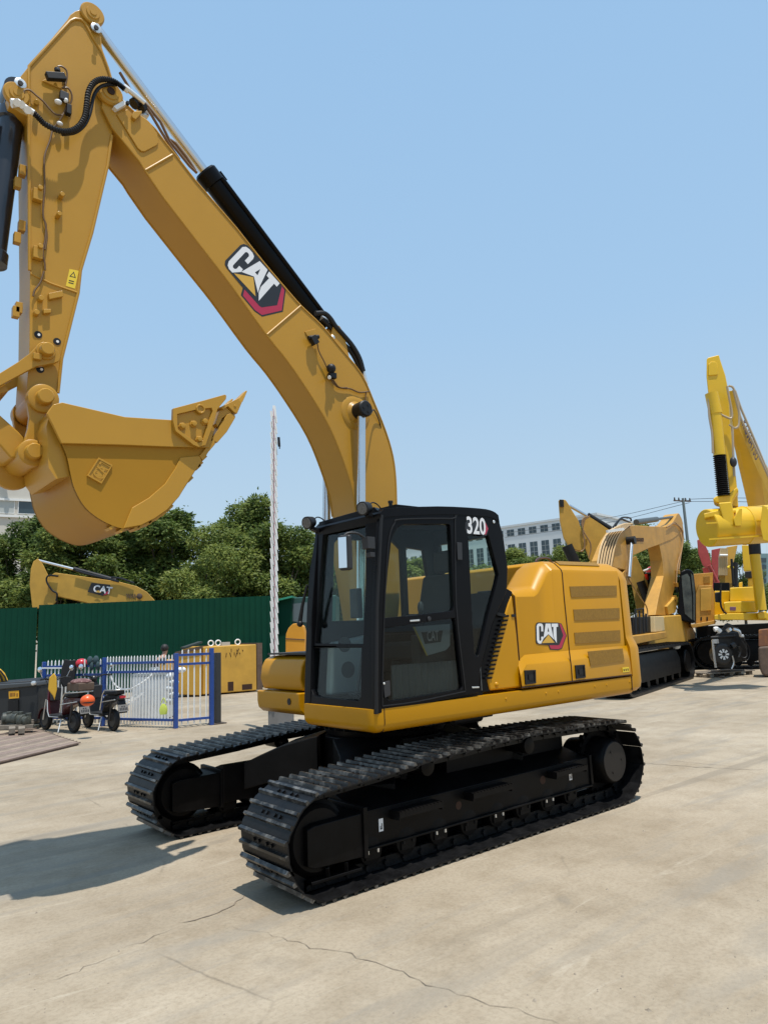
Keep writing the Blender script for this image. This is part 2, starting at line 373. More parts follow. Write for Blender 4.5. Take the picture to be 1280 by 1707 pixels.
# loose grit on the slab
m = MB(); rnd = random.Random(21)
for i in range(420):
    u, v = rnd.uniform(-40, 1320), 1210+490*rnd.random()**.8
    p = G(u, v); s_ = rnd.uniform(.002, .007)*(1+1.2*(rnd.random() < .06)); a = rnd.uniform(0, 6.3); c_, s2_ = cos(a)*s_, sin(a)*s_
    m.add([p+V((c_, s2_, 0)), p+V((-s2_, c_*1.2, 0)), p+V((-c_*1.1, -s2_, 0)), p+V((s2_, -c_, 0)), p+V((s2_*.2, c_*.2, s_*.9))], [(0, 1, 4), (1, 2, 4), (2, 3, 4), (3, 0, 4), (3, 2, 1, 0)])
tag(m.build('grit', mat('grit_stone', (.30, .25, .19), .9, var=.4, vscale=30), ang=0), 'loose grit and small stones scattered over the concrete yard', 'grit', kind='stuff')
# ------------------------------------------------------------------ main excavator
z1 = ZM(3.2, 0, 0); z2 = ZM(2.977, 0, 450); z3 = ZM(3.414, 350, 380); z4 = ZM(2.909, 420, 820); z5 = ZM(3.2, 780, 820)
z8 = ZM(4.49, 480, 820); zb = ZM(6.57, 0, 560); zt = ZM(6.4, 160, 120); zs = ZM(5.818, 0, 0); zh = ZM(5.818, 860, 940)
EX = thing('excavator', (0, 0, 0), 'large new yellow tracked excavator in the foreground with black cab and raised boom', 'excavator')
Y1 = V((0, 1, 0))
def xz(y, pts): return [V((x, y, z)) for x, z in pts]
def xzof(y, px): return [(p.x, p.z) for p in YP(y, px)]

# ---- crawler tracks
def resample(P, n):
    P = P+[P[0]]; L = [0]
    for i in range(len(P)-1): L.append(L[-1]+(P[i+1]-P[i]).length)
    out = []; j = 0
    for k in range(n):
        s_ = L[-1]*k/n
        while L[j+1] < s_: j += 1
        t = (s_-L[j])/(L[j+1]-L[j]); out.append((P[j].lerp(P[j+1], t), (P[j+1]-P[j]).normalized()))
    return out, L[-1]/n
def track_path():
    P = [V((1.77, 0, .026)), V((-1.5, 0, .026))]
    a0 = -pi/2-.02
    for i in range(15): a = a0-i*(pi-.02)/14; P.append(V((-1.95+.404*cos(a), 0, .43+.404*sin(a))))
    P += [V((x, 0, z-.026)) for x, z in ((-1.5, .874), (-1.13, .884), (-.65, .896), (-.22, .892), (.2, .872), (.6, .862), (1.2, .812))]
    for i in range(15): a = pi/2+.06-i*(pi+.06)/14; P.append(V((1.77+.364*cos(a), 0, .39+.364*sin(a))))
    return P[:-1]
NSH = 52
SHO, PITCH = resample(track_path(), NSH)
def shoe_mesh():
    m = MB(); h = PITCH/2; W = .332
    m.add([V((t, y, n)) for y in (-W, W) for t, n in ((-h*.98, -.004), (-h*.98, .006), (-h*.6, .004), (h*.7, .004), (h*1.1, -.008), (h*1.1, -.02), (h*.6, -.006), (-h*.5, -.006))],
          [list(range(8)), list(range(15, 7, -1))]+[[i, (i+1) % 8, 8+(i+1) % 8, 8+i] for i in range(8)])
    for t in (-h*.86, h*.14):
        m.add([V((t+a, y, n)) for y in (-W, W) for a, n in ((-.019, .002), (-.010, .028), (.010, .028), (.019, .002))],
              [(0, 1, 2, 3), (7, 6, 5, 4), (0, 4, 5, 1), (1, 5, 6, 2), (2, 6, 7, 3), (3, 7, 4, 0)], 1)
    for y in (-.125, -.055, .055, .125): m.cyl((-h*.36, y, .005), (-h*.36, y, .019), .014, n=6)
    return m
def make_track(side):
    yc = 1.19*side; ch = MB()
    for p, t in SHO:
        nrm = V((t.z, 0, -t.x)); nrm = -nrm if False else V((-t.z, 0, t.x))
        # outward normal: away from the loop's middle line
        c0 = V((max(-1.93, min(1.75, p.x)), 0, .42))
        if (p-c0).dot(nrm) < 0: nrm = -nrm
        for y in (-.09, .09):
            R = Matrix((t, V((0, 1, 0)), nrm)).transposed()
            ch.box(p-nrm*.055+V((0, yc+y, 0)), (PITCH*1.04, .035, .085), M=R)
        q = p-nrm*.055+t*(PITCH/2); ch.cyl(q+V((0, yc-.13, 0)), q+V((0, yc+.13, 0)), .022, n=8)
    trk = ch.build('crawler_track', TRK, EX, ang=30)
    sm = None
    for p, t in SHO:
        nrm = V((-t.z, 0, t.x)); c0 = V((max(-1.93, min(1.75, p.x)), 0, .42))
        if (p-c0).dot(nrm) < 0: nrm = -nrm
        yv = nrm.cross(t)
        Mx = Matrix(((t.x, yv.x, nrm.x, p.x), (t.y, yv.y, nrm.y, yc), (t.z, yv.z, nrm.z, p.z), (0, 0, 0, 1)))
        if make_track.mesh is None:
            o = shoe_mesh().build('track_shoe', [TRK, GRW], trk, ang=25); make_track.mesh = o.data
        else:
            o = bpy.data.objects.new('track_shoe', make_track.mesh); COL.objects.link(o); o.parent = trk
        o.matrix_local = Mx
make_track.mesh = None
make_track(1); make_track(-1)
def Sy(side, pts): return [V((p[0], p[1]*side, p[2])) for p in pts]
for s in (1, -1):
    m = MB()
    # main box beam with a slanted top plate and a bottom lip
    prof = [(1.34, .235), (1.34, .50), (1.0, .60), (.93, .60), (.93, .235)]
    m.loft([[V((x, y*s, z-(.0 if x < 1 else 0))) for y, z in prof] for x in (-1.62, 1.38)])
    m.bb(-1.58, .15, .96*s, 1.06*s, .45, .74)
    m.bb(-1.62, 1.38, 1.30*s, 1.375*s, .222, .242)
    m.bb(-1.6, 1.38, 1.0*s, 1.345*s, .495, .508)
    # idler yoke box at the nose
    m.loft([[V((x, y*s, z)) for y, z in ((1.40, .20+d), (1.40, .515-d*.7), (1.36, .53-d*.7), (.97, .53-d*.7), (.97, .20+d))] for x, d in ((1.385, 0), (1.84, .015), (1.90, .04))])
    m.bb(1.36, 1.40, .94*s, 1.42*s, .19, .56)
    m.bb(1.40, 1.86, 1.06*s, 1.385*s, .10, .125); m.bar((1.55, 1.38*s, .2), (1.53, 1.36*s, .11), .03, .03); m.bar((1.72, 1.38*s, .2), (1.70, 1.36*s, .11), .03, .03)
    m.bb(-1.66, -1.62, .95*s, 1.36*s, .24, .53)
    fr = m.build('track_frame', BLKU, EX, bevel=.006)
    for k, (x0, x1) in enumerate(((.60, 1.08), (-.28, .24), (-1.42, -.92))):
        q = MB(); q.bb(x0, x1, 1.345*s, 1.47*s, .468, .476); q.bb(x0, x1, 1.462*s, 1.47*s, .430, .468)
        q.bb(x0, x0+.012, 1.345*s, 1.462*s, .41, .468); q.bb(x1-.012, x1, 1.345*s, 1.462*s, .41, .468)
        for i in range(int((x1-x0)/.04)): q.cyl((x0+.02+i*.04, 1.467*s, .475), (x0+.02+i*.04, 1.467*s, .484), .012, n=6)
        q.build('step', BLKU, fr)
    for x in (1.17, -1.30):
        q = MB(); q.bb(x-.022, x+.022, 1.3405*s, 1.3425*s, .33, .425); q.bb(x-.012, x-.004, 1.3425*s, 1.3435*s, .35, .39, 1); q.bb(x-.012, x+.01, 1.3425*s, 1.3435*s, .345, .353, 1); q.bb(x+.002, x+.01, 1.3425*s, 1.3435*s, .345, .372, 1)
        q.build('tie_down_label', [LETW, DBLK], fr)
    q = MB(); q.cyl((.30, 1.339*s, .37), (.30, 1.3415*s, .37), .035, n=14); q.cyl((-.86, 1.339*s, .40), (-.86, 1.3415*s, .40), .04, n=14); q.split('frame_hole', SEAM, fr)
    for k in range(8):
        x = -1.28+k*.365; q = MB()
        q.lathe((x, 1.03*s, .205), (0, s, 0), [(0, .05), (.01, .105), (.06, .105), (.065, .082), (.255, .082), (.26, .105), (.31, .105), (.32, .05)], 18)
        for y in (1.01, 1.34):
            q.bb(x-.07, x+.07, (y-.02)*s, (y+.02)*s, .15, .235)
        for dx in (-.05, .05): q.cyl((x+dx, 1.362*s, .222), (x+dx, 1.362*s, .195), .011, n=6, mi=1)
        q.build('roller', [BLKU, ZNC if k % 2 else TRK], fr)
    for x in (-.72, .62):
        q = MB(); q.lathe((x, 1.06*s, .735), (0, s, 0), [(0, .03), (.01, .075), (.26, .075), (.27, .03)], 16); q.cyl((x, .96*s, .735), (x, 1.08*s, .735), .04); q.bar((x, 1.0*s, .6), (x, 1.0*s, .74), .08, .05); q.build('carrier_roller', BLKU, fr)
    q = MB(); q.lathe((1.77, 1.03*s, .39), (0, s, 0), [(0, .08), (.0, .22), (.03, .25), (.05, .25), (.07, .285), (.25, .285), (.27, .25), (.29, .25), (.32, .22), (.32, .08)], 28); q.build('idler_wheel', BLKU, fr, ang=40)
    q = MB(); q.lathe((-1.95, 1.16*s, .43), (0, s, 0), [(0, .1), (0, .30), (.06, .30), (.06, .1)], 28)
    for i in range(21):
        a = 2*pi*i/21; q.box((-1.95+.31*cos(a), 1.19*s, .43+.31*sin(a)), (.05, .05, .04), M=Matrix.Rotation(-a, 3, 'Y'))
    q.build('sprocket', BLKU, fr)
    q = MB(); q.lathe((-1.95, .9*s, .43), (0, s, 0), [(0, .2), (.28, .24), (.30, .245), (.40, .235), (.505, .225), (.53, .205), (.532, .205), (.532, .01)], 36); q.build('final_drive', BLKU, fr)
    q = MB(); q.lathe((-1.95, 1.432*s, .43), (0, s, 0), [(0, .202), (.006, .202), (.012, .196), (.012, .05)], 40)
    for i in range(3):
        a = 1.0+i*2.1; q.cyl((-1.95+.12*cos(a), 1.44*s, .43+.12*sin(a)), (-1.95+.12*cos(a), 1.452*s, .43+.12*sin(a)), .012, n=6)
    q.build('final_drive_cover', mat('cover_black_%d' % (s+1), (.014, .012, .011), .45, spec=.25, var=.15), fr)
# carbody
m = MB(); m.lathe((0, 0, .50), (0, 0, 1), [(0, .60), (.02, .66), (.36, .66), (.38, .60)], 12)
for sx in (1, -1):
    for sy in (1, -1):
        a = V((.50*sx, .35*sy, .66)); b = V((1.02*sx, .98*sy, .55))
        d = (b-a).normalized(); n_ = V((-d.y, d.x, 0)).normalized()
        m.loft([[c+n_*w_+V((0, 0, h)) for w_, h in ((wd, h1), (wd, h0), (-wd, h0), (-wd, h1))] for c, wd, h0, h1 in ((a, .34, -.14, .22), (a.lerp(b, .5), .25, -.15, .17), (b, .24, -.20, .06))])
m.build('carbody', BLKU, EX, bevel=.01)
q = MB(); q.bb(1.02, 1.03, -.80, -.72, .52, .60); q.build('carbody_label', LETW, EX)
m = MB(); m.lathe((0, 0, .88), (0, 0, 1), [(0, .62), (.05, .64), (.06, .60), (.1, .60), (.11, .66), (.19, .66)], 40)
for i in range(30): a = 2*pi*i/30; m.cyl((.625*cos(a), .625*sin(a), .93), (.625*cos(a), .625*sin(a), .955), .014, n=6)
m.build('swing_bearing', BLKU, EX)
# ---- upper frame
m = MB(); m.bb(-2.45, .55, -1.15, .98, 1.075, 1.24); m.bb(.55, .70, -.40, .36, 1.08, 1.24); m.bb(-.75, .2, .55, .85, .98, 1.075); m.cyl((-.5, .9, 1.01), (-.1, .9, 1.01), .05)
m.build('revolving_frame', mat('frame_dark', (.02, .018, .016), .6), EX, bevel=.01)
def plan(ins, z, x1=1.245, y1=1.387, rc=.09):
    P = [V((x1-ins, .385+ins*.3, z))]
    cx, cy, r = x1-rc, y1-rc, rc-ins
    for i in range(7): a = i*pi/12; P.append(V((cx+r*cos(a), cy+r*sin(a), z)))
    P += [V((-2.525, y1-ins, z)), V((-2.525, .9, z)), V((.6, .9, z)), V((.6, .385+ins*.3, z))]
    return P
m = MB(); m.loft([plan(.0, 1.268), plan(0, 1.15), plan(.008, 1.118), plan(.03, 1.092), plan(.065, 1.078), plan(.12, 1.072)])
sk = m.build('side_skirt', YEL, EX, ang=32)
q = MB(); q.tube([V((1.13, 1.3885, 1.268)), V((1.13, 1.3885, 1.15)), V((1.13, 1.36, 1.09)), V((1.13, 1.31, 1.076))], .004, 6)
q.build('panel_gap', SEAM, sk)
q = MB()
for x in (-.35, -.95, -1.15, -1.78, -2.0, -2.45): q.lathe((x, 1.387, 1.215), (0, 1, 0), [(0, .012), (.004, .011), (.007, .004)], 10)
q.split('skirt_bolt', YEL, sk)
# ---- cab
CABX0 = V((1.214, 1.387, 1.25)); CABN = V((1, 0, .0815)).normalized()
L_out = [(600, 1080), (600, 560), (614, 300), (625, 108), (634, 86), (660, 80), (900, 72), (1100, 82), (1165, 95), (1190, 112), (1218, 210), (1240, 370), (1236, 480), (1165, 640), (1105, 870), (1100, 974)]
L_up = [(645, 612), (650, 500), (660, 380), (675, 250), (683, 218), (697, 188), (715, 168), (740, 158), (955, 157), (962, 165), (968, 300), (980, 560), (973, 577), (850, 592)]
L_lo = [(640, 662), (800, 638), (985, 612), (1003, 780), (1021, 945), (1015, 957), (1000, 964), (700, 1012), (668, 1014), (655, 1000), (640, 900)]
L_qt = [(1048, 190), (1130, 200), (1148, 215), (1168, 290), (1196, 400), (1188, 440), (1145, 600), (1103, 785), (1095, 797), (1086, 797), (1078, 780), (1062, 480)]
CAB = MB()
CAB.holes([YP(1.387, z4(l)) for l in (L_out, L_up, L_lo, L_qt)], (0, -.055, 0))
xo = xzof(1.387, z4(L_out))
# far side wall with a window
CAB.holes([xz(.445, xo), xz(.445, [(.95, 2.0), (.90, 2.74), (.86, 2.78), (.15, 2.80), (.05, 2.72), (.05, 2.0)]), xz(.445, [(-.02, 2.05), (-.02, 2.74), (-.27, 2.72), (-.32, 2.4), (-.30, 2.05)])], (0, -.05, 0))
o_ = CAB.build('cab', BLK, EX, bevel=.006); cab = o_
F_out = [(120, 1612), (128, 1300), (140, 900), (160, 600), (205, 330), (232, 225), (440, 165), (640, 112), (692, 158), (672, 500), (655, 864), (655, 1666)]
F_up = [(205, 1135), (222, 900), (240, 600), (262, 330), (272, 300), (290, 286), (545, 222), (566, 224), (576, 240), (582, 400), (580, 700), (560, 1138)]
F_lo = [(190, 1168), (550, 1166), (542, 1530), (536, 1556), (520, 1566), (215, 1535), (190, 1518), (176, 1480)]
fp = lambda l: [W_(*p, CABX0, CABN) for p in l]
m = MB(); m.holes([fp(z8(l)) for l in (F_out, F_up, F_lo)], -CABN*.06)
m.build('front_frame', BLK, cab, bevel=.006)
# corner pillar bead and door outline
m = MB()
m.tube(smooth(YP(1.39, z4([(632, 1040), (632, 900), (641, 600), (655, 320), (668, 210), (690, 155), (725, 133), (970, 130), (984, 145), (990, 560), (1034, 964)])), 4), .007, 6)
m.tube(YP(1.385, z4([(604, 1078), (606, 560), (628, 112)])), .014, 8)
m.tube(smooth(YP(1.39, z4([(632, 1040), (800, 1018), (1034, 968)])), 3), .006, 6)
m.build('door_seal', RUB, cab)
# roof
rp = xzof(1.387, sm2(z4([(620, 104), (634, 84), (660, 79), (900, 70), (1100, 80), (1165, 93), (1193, 113)]), 3))
m = MB(); m.prism(xz(1.393, rp+[(x-.01, z-.075) for x, z in reversed(rp)]), (0, -1.0, 0))
rz = [p[1] for p in rp]
m.bb(.15, .75, .62, 1.2, 2.97, 3.015)
m.build('roof', BLK, cab, bevel=.022, seg=3)
m = MB(); ry = xzof(1.387, z4([(1192, 112), (1218, 210), (1240, 370), (1236, 480), (1165, 640), (1105, 870), (1100, 974)]))
rr = [V((x, 0, z)) for x, z in ry]
for a, b in ((0, 1), (2, 3), (3, 6)): pass
m.prism([V((ry[0][0], 1.33, ry[0][1])), V((ry[1][0], 1.33, ry[1][1])), V((ry[1][0], .45, ry[1][1])), V((ry[0][0], .45, ry[0][1]))], (.04, 0, 0))
for i in (3, 4, 5): m.prism([V((ry[i][0], 1.33, ry[i][1])), V((ry[i+1][0], 1.33, ry[i+1][1])), V((ry[i+1][0], .45, ry[i+1][1])), V((ry[i][0], .45, ry[i][1]))], (.04, 0, 0))
for y in (1.27, .45): m.prism([V((ry[1][0], y, ry[1][1])), V((ry[2][0], y, ry[2][1])), V((ry[3][0], y, ry[3][1])), V((ry[3][0], y+.06, ry[3][1])), V((ry[2][0], y+.06, ry[2][1])), V((ry[1][0], y+.06, ry[1][1]))], (.05, 0, 0))
m.bb(-.10, 1.18, .45, 1.33, 1.255, 1.30)
m.build('rear_wall', BLK, cab)
# glass
def pane(name, pts, ex, mt=GLS): return MB().prism(pts, ex).build(name, mt, cab, ang=0)
pane('door_window', YP(1.362, z4([(640, 620), (646, 500), (656, 380), (671, 250), (693, 185), (737, 154), (958, 153), (966, 160), (985, 580), (850, 597)])), (0, -.006, 0))
pane('lower_door_window', YP(1.362, z4([(636, 656), (990, 606), (1026, 950), (1004, 968), (664, 1018), (636, 900)])), (0, -.006, 0), GLD)
pane('quarter_window', YP(1.362, z4([(1044, 186), (1135, 196), (1172, 290), (1200, 400), (1148, 600), (1098, 801), (1074, 785), (1058, 480)])), (0, -.006, 0))
pane('windscreen', [p-CABN*.03 for p in fp(z8([(200, 1140), (235, 600), (258, 320), (285, 282), (570, 216), (588, 400), (586, 700), (564, 1142)]))], -CABN*.006)
pane('lower_windscreen', [p-CABN*.03 for p in fp(z8([(186, 1164), (554, 1162), (546, 1560), (200, 1540), (172, 1485)]))], -CABN*.006)
pane('far_window', xz(.42, [(.97, 1.98), (.91, 2.78), (.13, 2.82), (.03, 2.74), (.03, 1.98)]), (0, -.006, 0))
pane('rear_window', [V((ry[1][0]+.02, .5, ry[1][1])), V((ry[1][0]+.02, 1.28, ry[1][1])), V((ry[3][0]+.02, 1.28, ry[3][1])), V((ry[3][0]+.02, .5, ry[3][1]))], (.006, 0, 0))
# handle strips
m = MB(); m.prism(YP(1.389, z4([(990, 245), (1014, 247), (1016, 330), (994, 330)])), (0, .012, 0)); m.prism(YP(1.389, z4([(765, 622), (812, 618), (812, 627), (766, 630)])), (0, .004, 0), 1)
m.prism(YP(1.389, z4([(632, 925), (664, 915), (668, 985), (640, 1000)])), (0, .014, 0)); m.lathe(YP(1.39, z4([(858, 616)]))[0], (0, 1, 0), [(0, .022), (.008, .02), (.01, .008)], 12)
m.lathe(YP(1.403, z4([(640, 930)]))[0], (0, 1, 0), [(0, .012), (.006, .01)], 8, 1)
m.prism(YP(1.389, z4([(1066, 945), (1100, 944), (1100, 952), (1067, 953)])), (0, .006, 0), 1)
m.lathe(YP(1.389, z4([(1172, 145)]))[0], (0, 1, 0), [(0, .018), (.006, .016)], 10, 1)
m.split('door_fitting', [PLA, ZNC], cab, bevel=.003)
# model number on the quarter panel
m = MB(); o0 = YP(1.3875, z4([(1040, 203)]))[0]; e0 = YP(1.3875, z4([(1115, 203)]))[0]
zc = lambda l: YP(1.3875, z4(l))
m.prism(zc([(1034, 150), (1044, 138), (1130, 140), (1147, 178), (1136, 214), (1100, 208), (1040, 204), (1033, 180)]), (0, .0015, 0), 0)
bk = zc([(1122, 150), (1131, 150), (1144, 179), (1133, 207), (1124, 206), (1134, 178)]); m.prism(bk, (0, .003, 0), 1)
text_poly(m, "320", YP(1.3875, z4([(1040, 199)]))[0], (-1, 0, 0), (0, 0, 1), .155, (0, .0032, 0), off=.022, mi=2, sx=.80)
m.build('model_number', [DBLK, RED, LETW], cab, ang=0)
# interior
m = MB(); m.bb(.05, .55, .66, 1.14, 1.62, 1.78); m.loft([[V((x, y, z)) for y in (.66, 1.14) for x in ((xa, xb) if y < 1 else (xb, xa))] for xa, xb, z in ((-.02, .16, 1.76), (-.10, .06, 2.1), (-.16, -.02, 2.42))])
m.bb(-.20, -.08, .76, 1.04, 2.44, 2.66); m.bb(.08, .5, .72, 1.08, 1.30, 1.62); m.build('seat', SEAT, cab, bevel=.04, seg=3)
m = MB(); m.bb(.0, .62, .50, .63, 1.5, 1.86); m.bb(.0, .62, 1.17, 1.29, 1.5, 1.84); m.cyl((.5, .56, 1.86), (.53, .56, 2.05), .015); m.ell((.535, .56, 2.08), (.03, .03, .06)); m.cyl((.5, 1.23, 1.86), (.53, 1.23, 2.05), .015); m.ell((.535, 1.23, 2.08), (.03, .03, .06))
for y in (.78, .98): m.cyl((.95, y, 1.3), (.85, y, 1.75), .014); m.bb(.86, 1.0, y-.05, y+.05, 1.33, 1.36)
m.bb(.70, .76, .47, .60, 2.02, 2.3); m.build('controls', PLA, cab, bevel=.01)
m = MB(); m.prism([V((1.10, .50, 1.33)), V((1.06, .50, 1.80)), V((.62, .50, 1.86)), V((.62, .50, 1.33))], (0, .10, 0)); m.build('side_console', CONS, cab, bevel=.03)
m = MB(); m.cyl((.93, .595, 1.78), (.93, .606, 1.78), .07, n=20); m.cyl((.90, .595, 1.55), (.90, .606, 1.55), .075, n=20); m.split('console_vent', PLA, cab)
# ribbed grey panel and pale lettered panel just inside the lower door glass
m = MB(); P = []
for i in range(60):
    x = .98-i*.0185; P.append(V((x, 1.322+.011*sin(i*1.55), 0)))
m.loft([[p+V((0, 0, 1.31)) for p in P]+[p+V((0, -.012, 1.31)) for p in reversed(P)], [p+V((0, 0, 1.60)) for p in P]+[p+V((0, -.012, 1.60)) for p in reversed(P)]])
m.build('ribbed_panel', mat('grey_ribbed_panel', (.10, .105, .105), .5, var=.1), cab)
m = MB(); shp = YP(1.350, z4([(780, 655), (960, 640), (960, 745), (940, 768), (848, 795)])); m.prism(shp, (0, -.004, 0), 0)
m.prism(YP(1.3502, z4([(820, 682), (925, 672), (915, 728), (838, 738)])), (0, .002, 0), 1)
m.prism(YP(1.3502, z4([(780, 655), (789, 655), (852, 795), (846, 796)])), (0, .002, 0), 3)
text_poly(m, "CAT", YP(1.3505, z4([(848, 724)]))[0], (-1, 0, .02), (0, 0, 1), .085, (0, .003, 0), off=.02, mi=2, sx=.58)
m.build('lettered_panel', [CONS, DBLK, mat('dull_lettering', (.25, .25, .25), .5), mat('dull_yellow_edge', (.35, .25, .03), .5)], cab, ang=0)
# mirrors, lights, wiper
m = MB(); mc = V((1.45, 1.36, 2.53)); R = Matrix.Rotation(radians(24), 3, 'Z')
m.box(mc, (.05, .115, .29), M=R); mr = m.build('mirror', PLA, cab, bevel=.022, seg=3)
q = MB(); q.box(mc+R@V((.027, -.012, 0)), (.004, .075, .25), M=R); q.build('mirror_face', MIR, mr)
q = MB(); a = on(0, 1.24, 612, 893); q.tube(smooth([V((1.19, 1.34, 2.64)), V((1.30, 1.33, 2.70)), V((1.40, 1.30, 2.69)), V((1.43, 1.30, 2.60)), V((1.43, 1.33, 2.50))], 5), .011, 8); q.box((1.20, 1.35, 2.62), (.08, .08, .10)); q.box((1.19, 1.36, 2.52), (.05, .06, .04)); q.build('mirror_arm', PLA, mr, bevel=.004)
for k, (px, xx) in enumerate((((608, 847), 1.17), ((515.6, 871), 1.20))):
    c = on(0, xx, *px); q = MB(); d = V((.93, .28, -.22)).normalized()
    q.lathe(c-d*.06, d, [(0, .028), (.015, .05), (.08, .060), (.10, .060), (.102, .052)], 22); wl = q.build('work_light', RUB, cab)
    q = MB(); q.lathe(c+d*.038, d, [(0, .052), (.006, .048), (.008, .01)], 22); q.build('lamp_lens', mat('lamp_lens_%d' % k, (.09, .095, .10), .15, coat=.3, var=.4, vscale=60), wl)
    q = MB(); q.tube(smooth([c-d*.05, c+V((-.10, -.02, .06)), c+V((-.2, -.06, .05)), c+V((-.28, -.08, -.02))], 5), .006, 6); q.bar(c+V((-.02, 0, -.05)), c+V((-.16, -.03, -.09)), .05, .03); q.build('lamp_cable', RUB, wl)
m = MB(); m.tube([on(0, 1.26, 499, 1042), on(0, 1.25, 504, 1010), on(0, 1.235, 512, 975)], .016, 8, rf=lambda i: (.022, .016, .010)[i]); m.ell(on(0, 1.26, 500, 1040), (.03, .03, .03)); m.build('wiper', RUB, cab)
m = MB(); c = on(1, 1.0, 651, 842); m.cyl(c-V((0, 0, .05)), c+V((0, 0, .02)), .018); m.cyl(c+V((0, 0, .02)), c+V((0, 0, .04)), .024); m.build('antenna', RUB, cab)
# rear slatted strip and yellow panel behind the door
m = MB(); m.prism(YP(1.33, z4([(1238, 470), (1262, 485), (1160, 968), (1100, 974), (1105, 870), (1165, 640)])), (0, -.4, 0))
for i in range(15):
    t = i/14; a = (1150+(1206-1150)*(1-t)-26*t, 600+300*t); m.prism(YP(1.335, z4([(a[0], a[1]), (a[0]+34, a[1]-3), (a[0]+33, a[1]+7), (a[0]-1, a[1]+10)])), (0, .02, 0))
m.build('slatted_vent', BLK, EX, bevel=.004)
m = MB(); m.prism(YP(1.345, z5([(236, 548), (262, 760), (287, 1043), (120, 1062), (106, 1000), (150, 820), (216, 598)])), (0, -.35, 0))
sp = m.build('side_panel', YEL, EX, bevel=.02, seg=3)
m = MB(); m.prism(YP(1.347, z5([(230, 654), (252, 652), (252, 667), (231, 668)])), (0, .006, 0)); m.lathe(YP(1.345, z5([(152, 1028)]))[0], (0, 1, 0), [(0, .025), (.01, .02), (.018, .008)], 12, 1); m.bar(YP(1.35, z5([(150, 650)]))[0], YP(1.37, z5([(195, 660)]))[0], .03, .03)
m.build('panel_catch', [RUB, YEL], sp)
# engine hood
def sec(x, y0, y1, zt_, ch, z0=1.275):
    return [V((x, y1, z0)), V((x, y1, zt_-ch*.75)), V((x, y1-.012, zt_-ch*.55)), V((x, y1-ch*.5, zt_-ch*.14)), V((x, y1-ch*.8, zt_)), V((x, y0+ch*.8, zt_)), V((x, y0+ch*.5, zt_-ch*.14)), V((x, y0+.012, zt_-ch*.55)), V((x, y0, zt_-ch*.75)), V((x, y0, z0))]
m = MB()
m.loft([sec(-.655, .85, 1.33, 2.245, .10), sec(-.95, .85, 1.33, 2.265, .12), sec(-1.01, .85, 1.33, 2.30, .13), sec(-1.18, .85, 1.33, 2.50, .16), sec(-1.27, .85, 1.33, 2.555, .18)])
m.loft([sec(-1.25, -1.30, 1.328, 2.53, .18), sec(-1.29, -1.30, 1.33, 2.56, .18), sec(-2.0, -1.30, 1.33, 2.565, .18), sec(-2.52, -1.30, 1.33, 2.57, .18)])
hood = m.build('engine_hood', YEL, EX, bevel=.012, ang=26)
m = MB(); lo = [(262, 905), (300, 868), (540, 845), (846, 818), (858, 850), (872, 975), (286, 1043)]
A = YP(1.33, z5(lo)); B_ = YP(1.388, z5([(280, 985), (312, 925), (548, 906), (640, 890), (850, 868), (862, 900), (873, 975), (288, 1041)]))
A2 = YP(1.33, z5([(262, 905), (300, 868), (540, 845), (640, 836), (846, 818), (858, 850), (872, 975), (286, 1043)]))
m.loft([A2, [a.lerp(b, .85) for a, b in zip(A2, B_)], B_]); fl = m.build('lower_hood_panel', YEL, hood, bevel=.008)
GR = [[(540, 505), (790, 500), (792, 553), (548, 562)], [(560, 628), (805, 620), (807, 678), (565, 687)], [(565, 752), (808, 738), (812, 796), (570, 810)]]
for g_ in GR: MB().prism(YP(1.3305, z5(g_)), (0, .006, 0)).build('grille', GRL, hood)
MB().prism(YP(1.3885, z5([(637, 852), (822, 836), (832, 905), (652, 930)])), (0, .006, 0)).build('grille', GRL, hood)
q = MB(); Pq = [on(1, 1.26, *p) for p in z5([(522, 402), (758, 400), (776, 430), (542, 432)])]
q.prism([V((-1.5, 1.20, 2.553)), V((-2.25, 1.20, 2.558)), V((-2.25, 1.255, 2.515)), V((-1.5, 1.255, 2.51))], (0, .012, .016)); q.build('grille', GRL, hood)
q = MB(); 
for l, yy in (([(245, 552), (262, 760), (286, 1045)], 1.3325), ([(512, 560), (530, 740), (540, 850)], 1.3325), ([(540, 850), (550, 930), (556, 1012)], 1.39), ([(286, 1045), (556, 1012), (872, 976)], 1.39), ([(872, 985), (876, 1060)], 1.39)):
    q.tube(YP(yy, z5(l)), .0065, 6)
xs_ = YP(1.3325, z5([(512, 560)]))[0].x; q.tube([YP(1.3325, z5([(512, 560)]))[0]]+[p+V((0, .002, .002)) for p in sec(xs_, .85, 1.33, 2.56, .18)[1:5]]+[V((xs_, .3, 2.562))], .0065, 6)
q.split('panel_gap', SEAM, hood)
for l in ([(298, 953), (357, 950), (359, 1021), (303, 1029)], [(568, 926), (619, 922), (624, 991), (574, 998)]):
    a = YP(1.389, z5(l)); q = MB(); q.holes([a, [p.lerp((a[0]+a[2])/2, .22) for p in a]], (0, .012, 0)); q.prism([p.lerp((a[0]+a[2])/2, .2) for p in a], (0, .003, 0)); q.prism([p.lerp((a[0]*.45+a[2]*.55), .62) for p in a], (0, .012, 0)); q.build('latch', RUB, hood, bevel=.003)
a = YP(1.389, z5([(822, 938), (857, 934), (860, 960), (826, 964)])); q = MB(); q.prism(a, (0, .002, 0), 0)
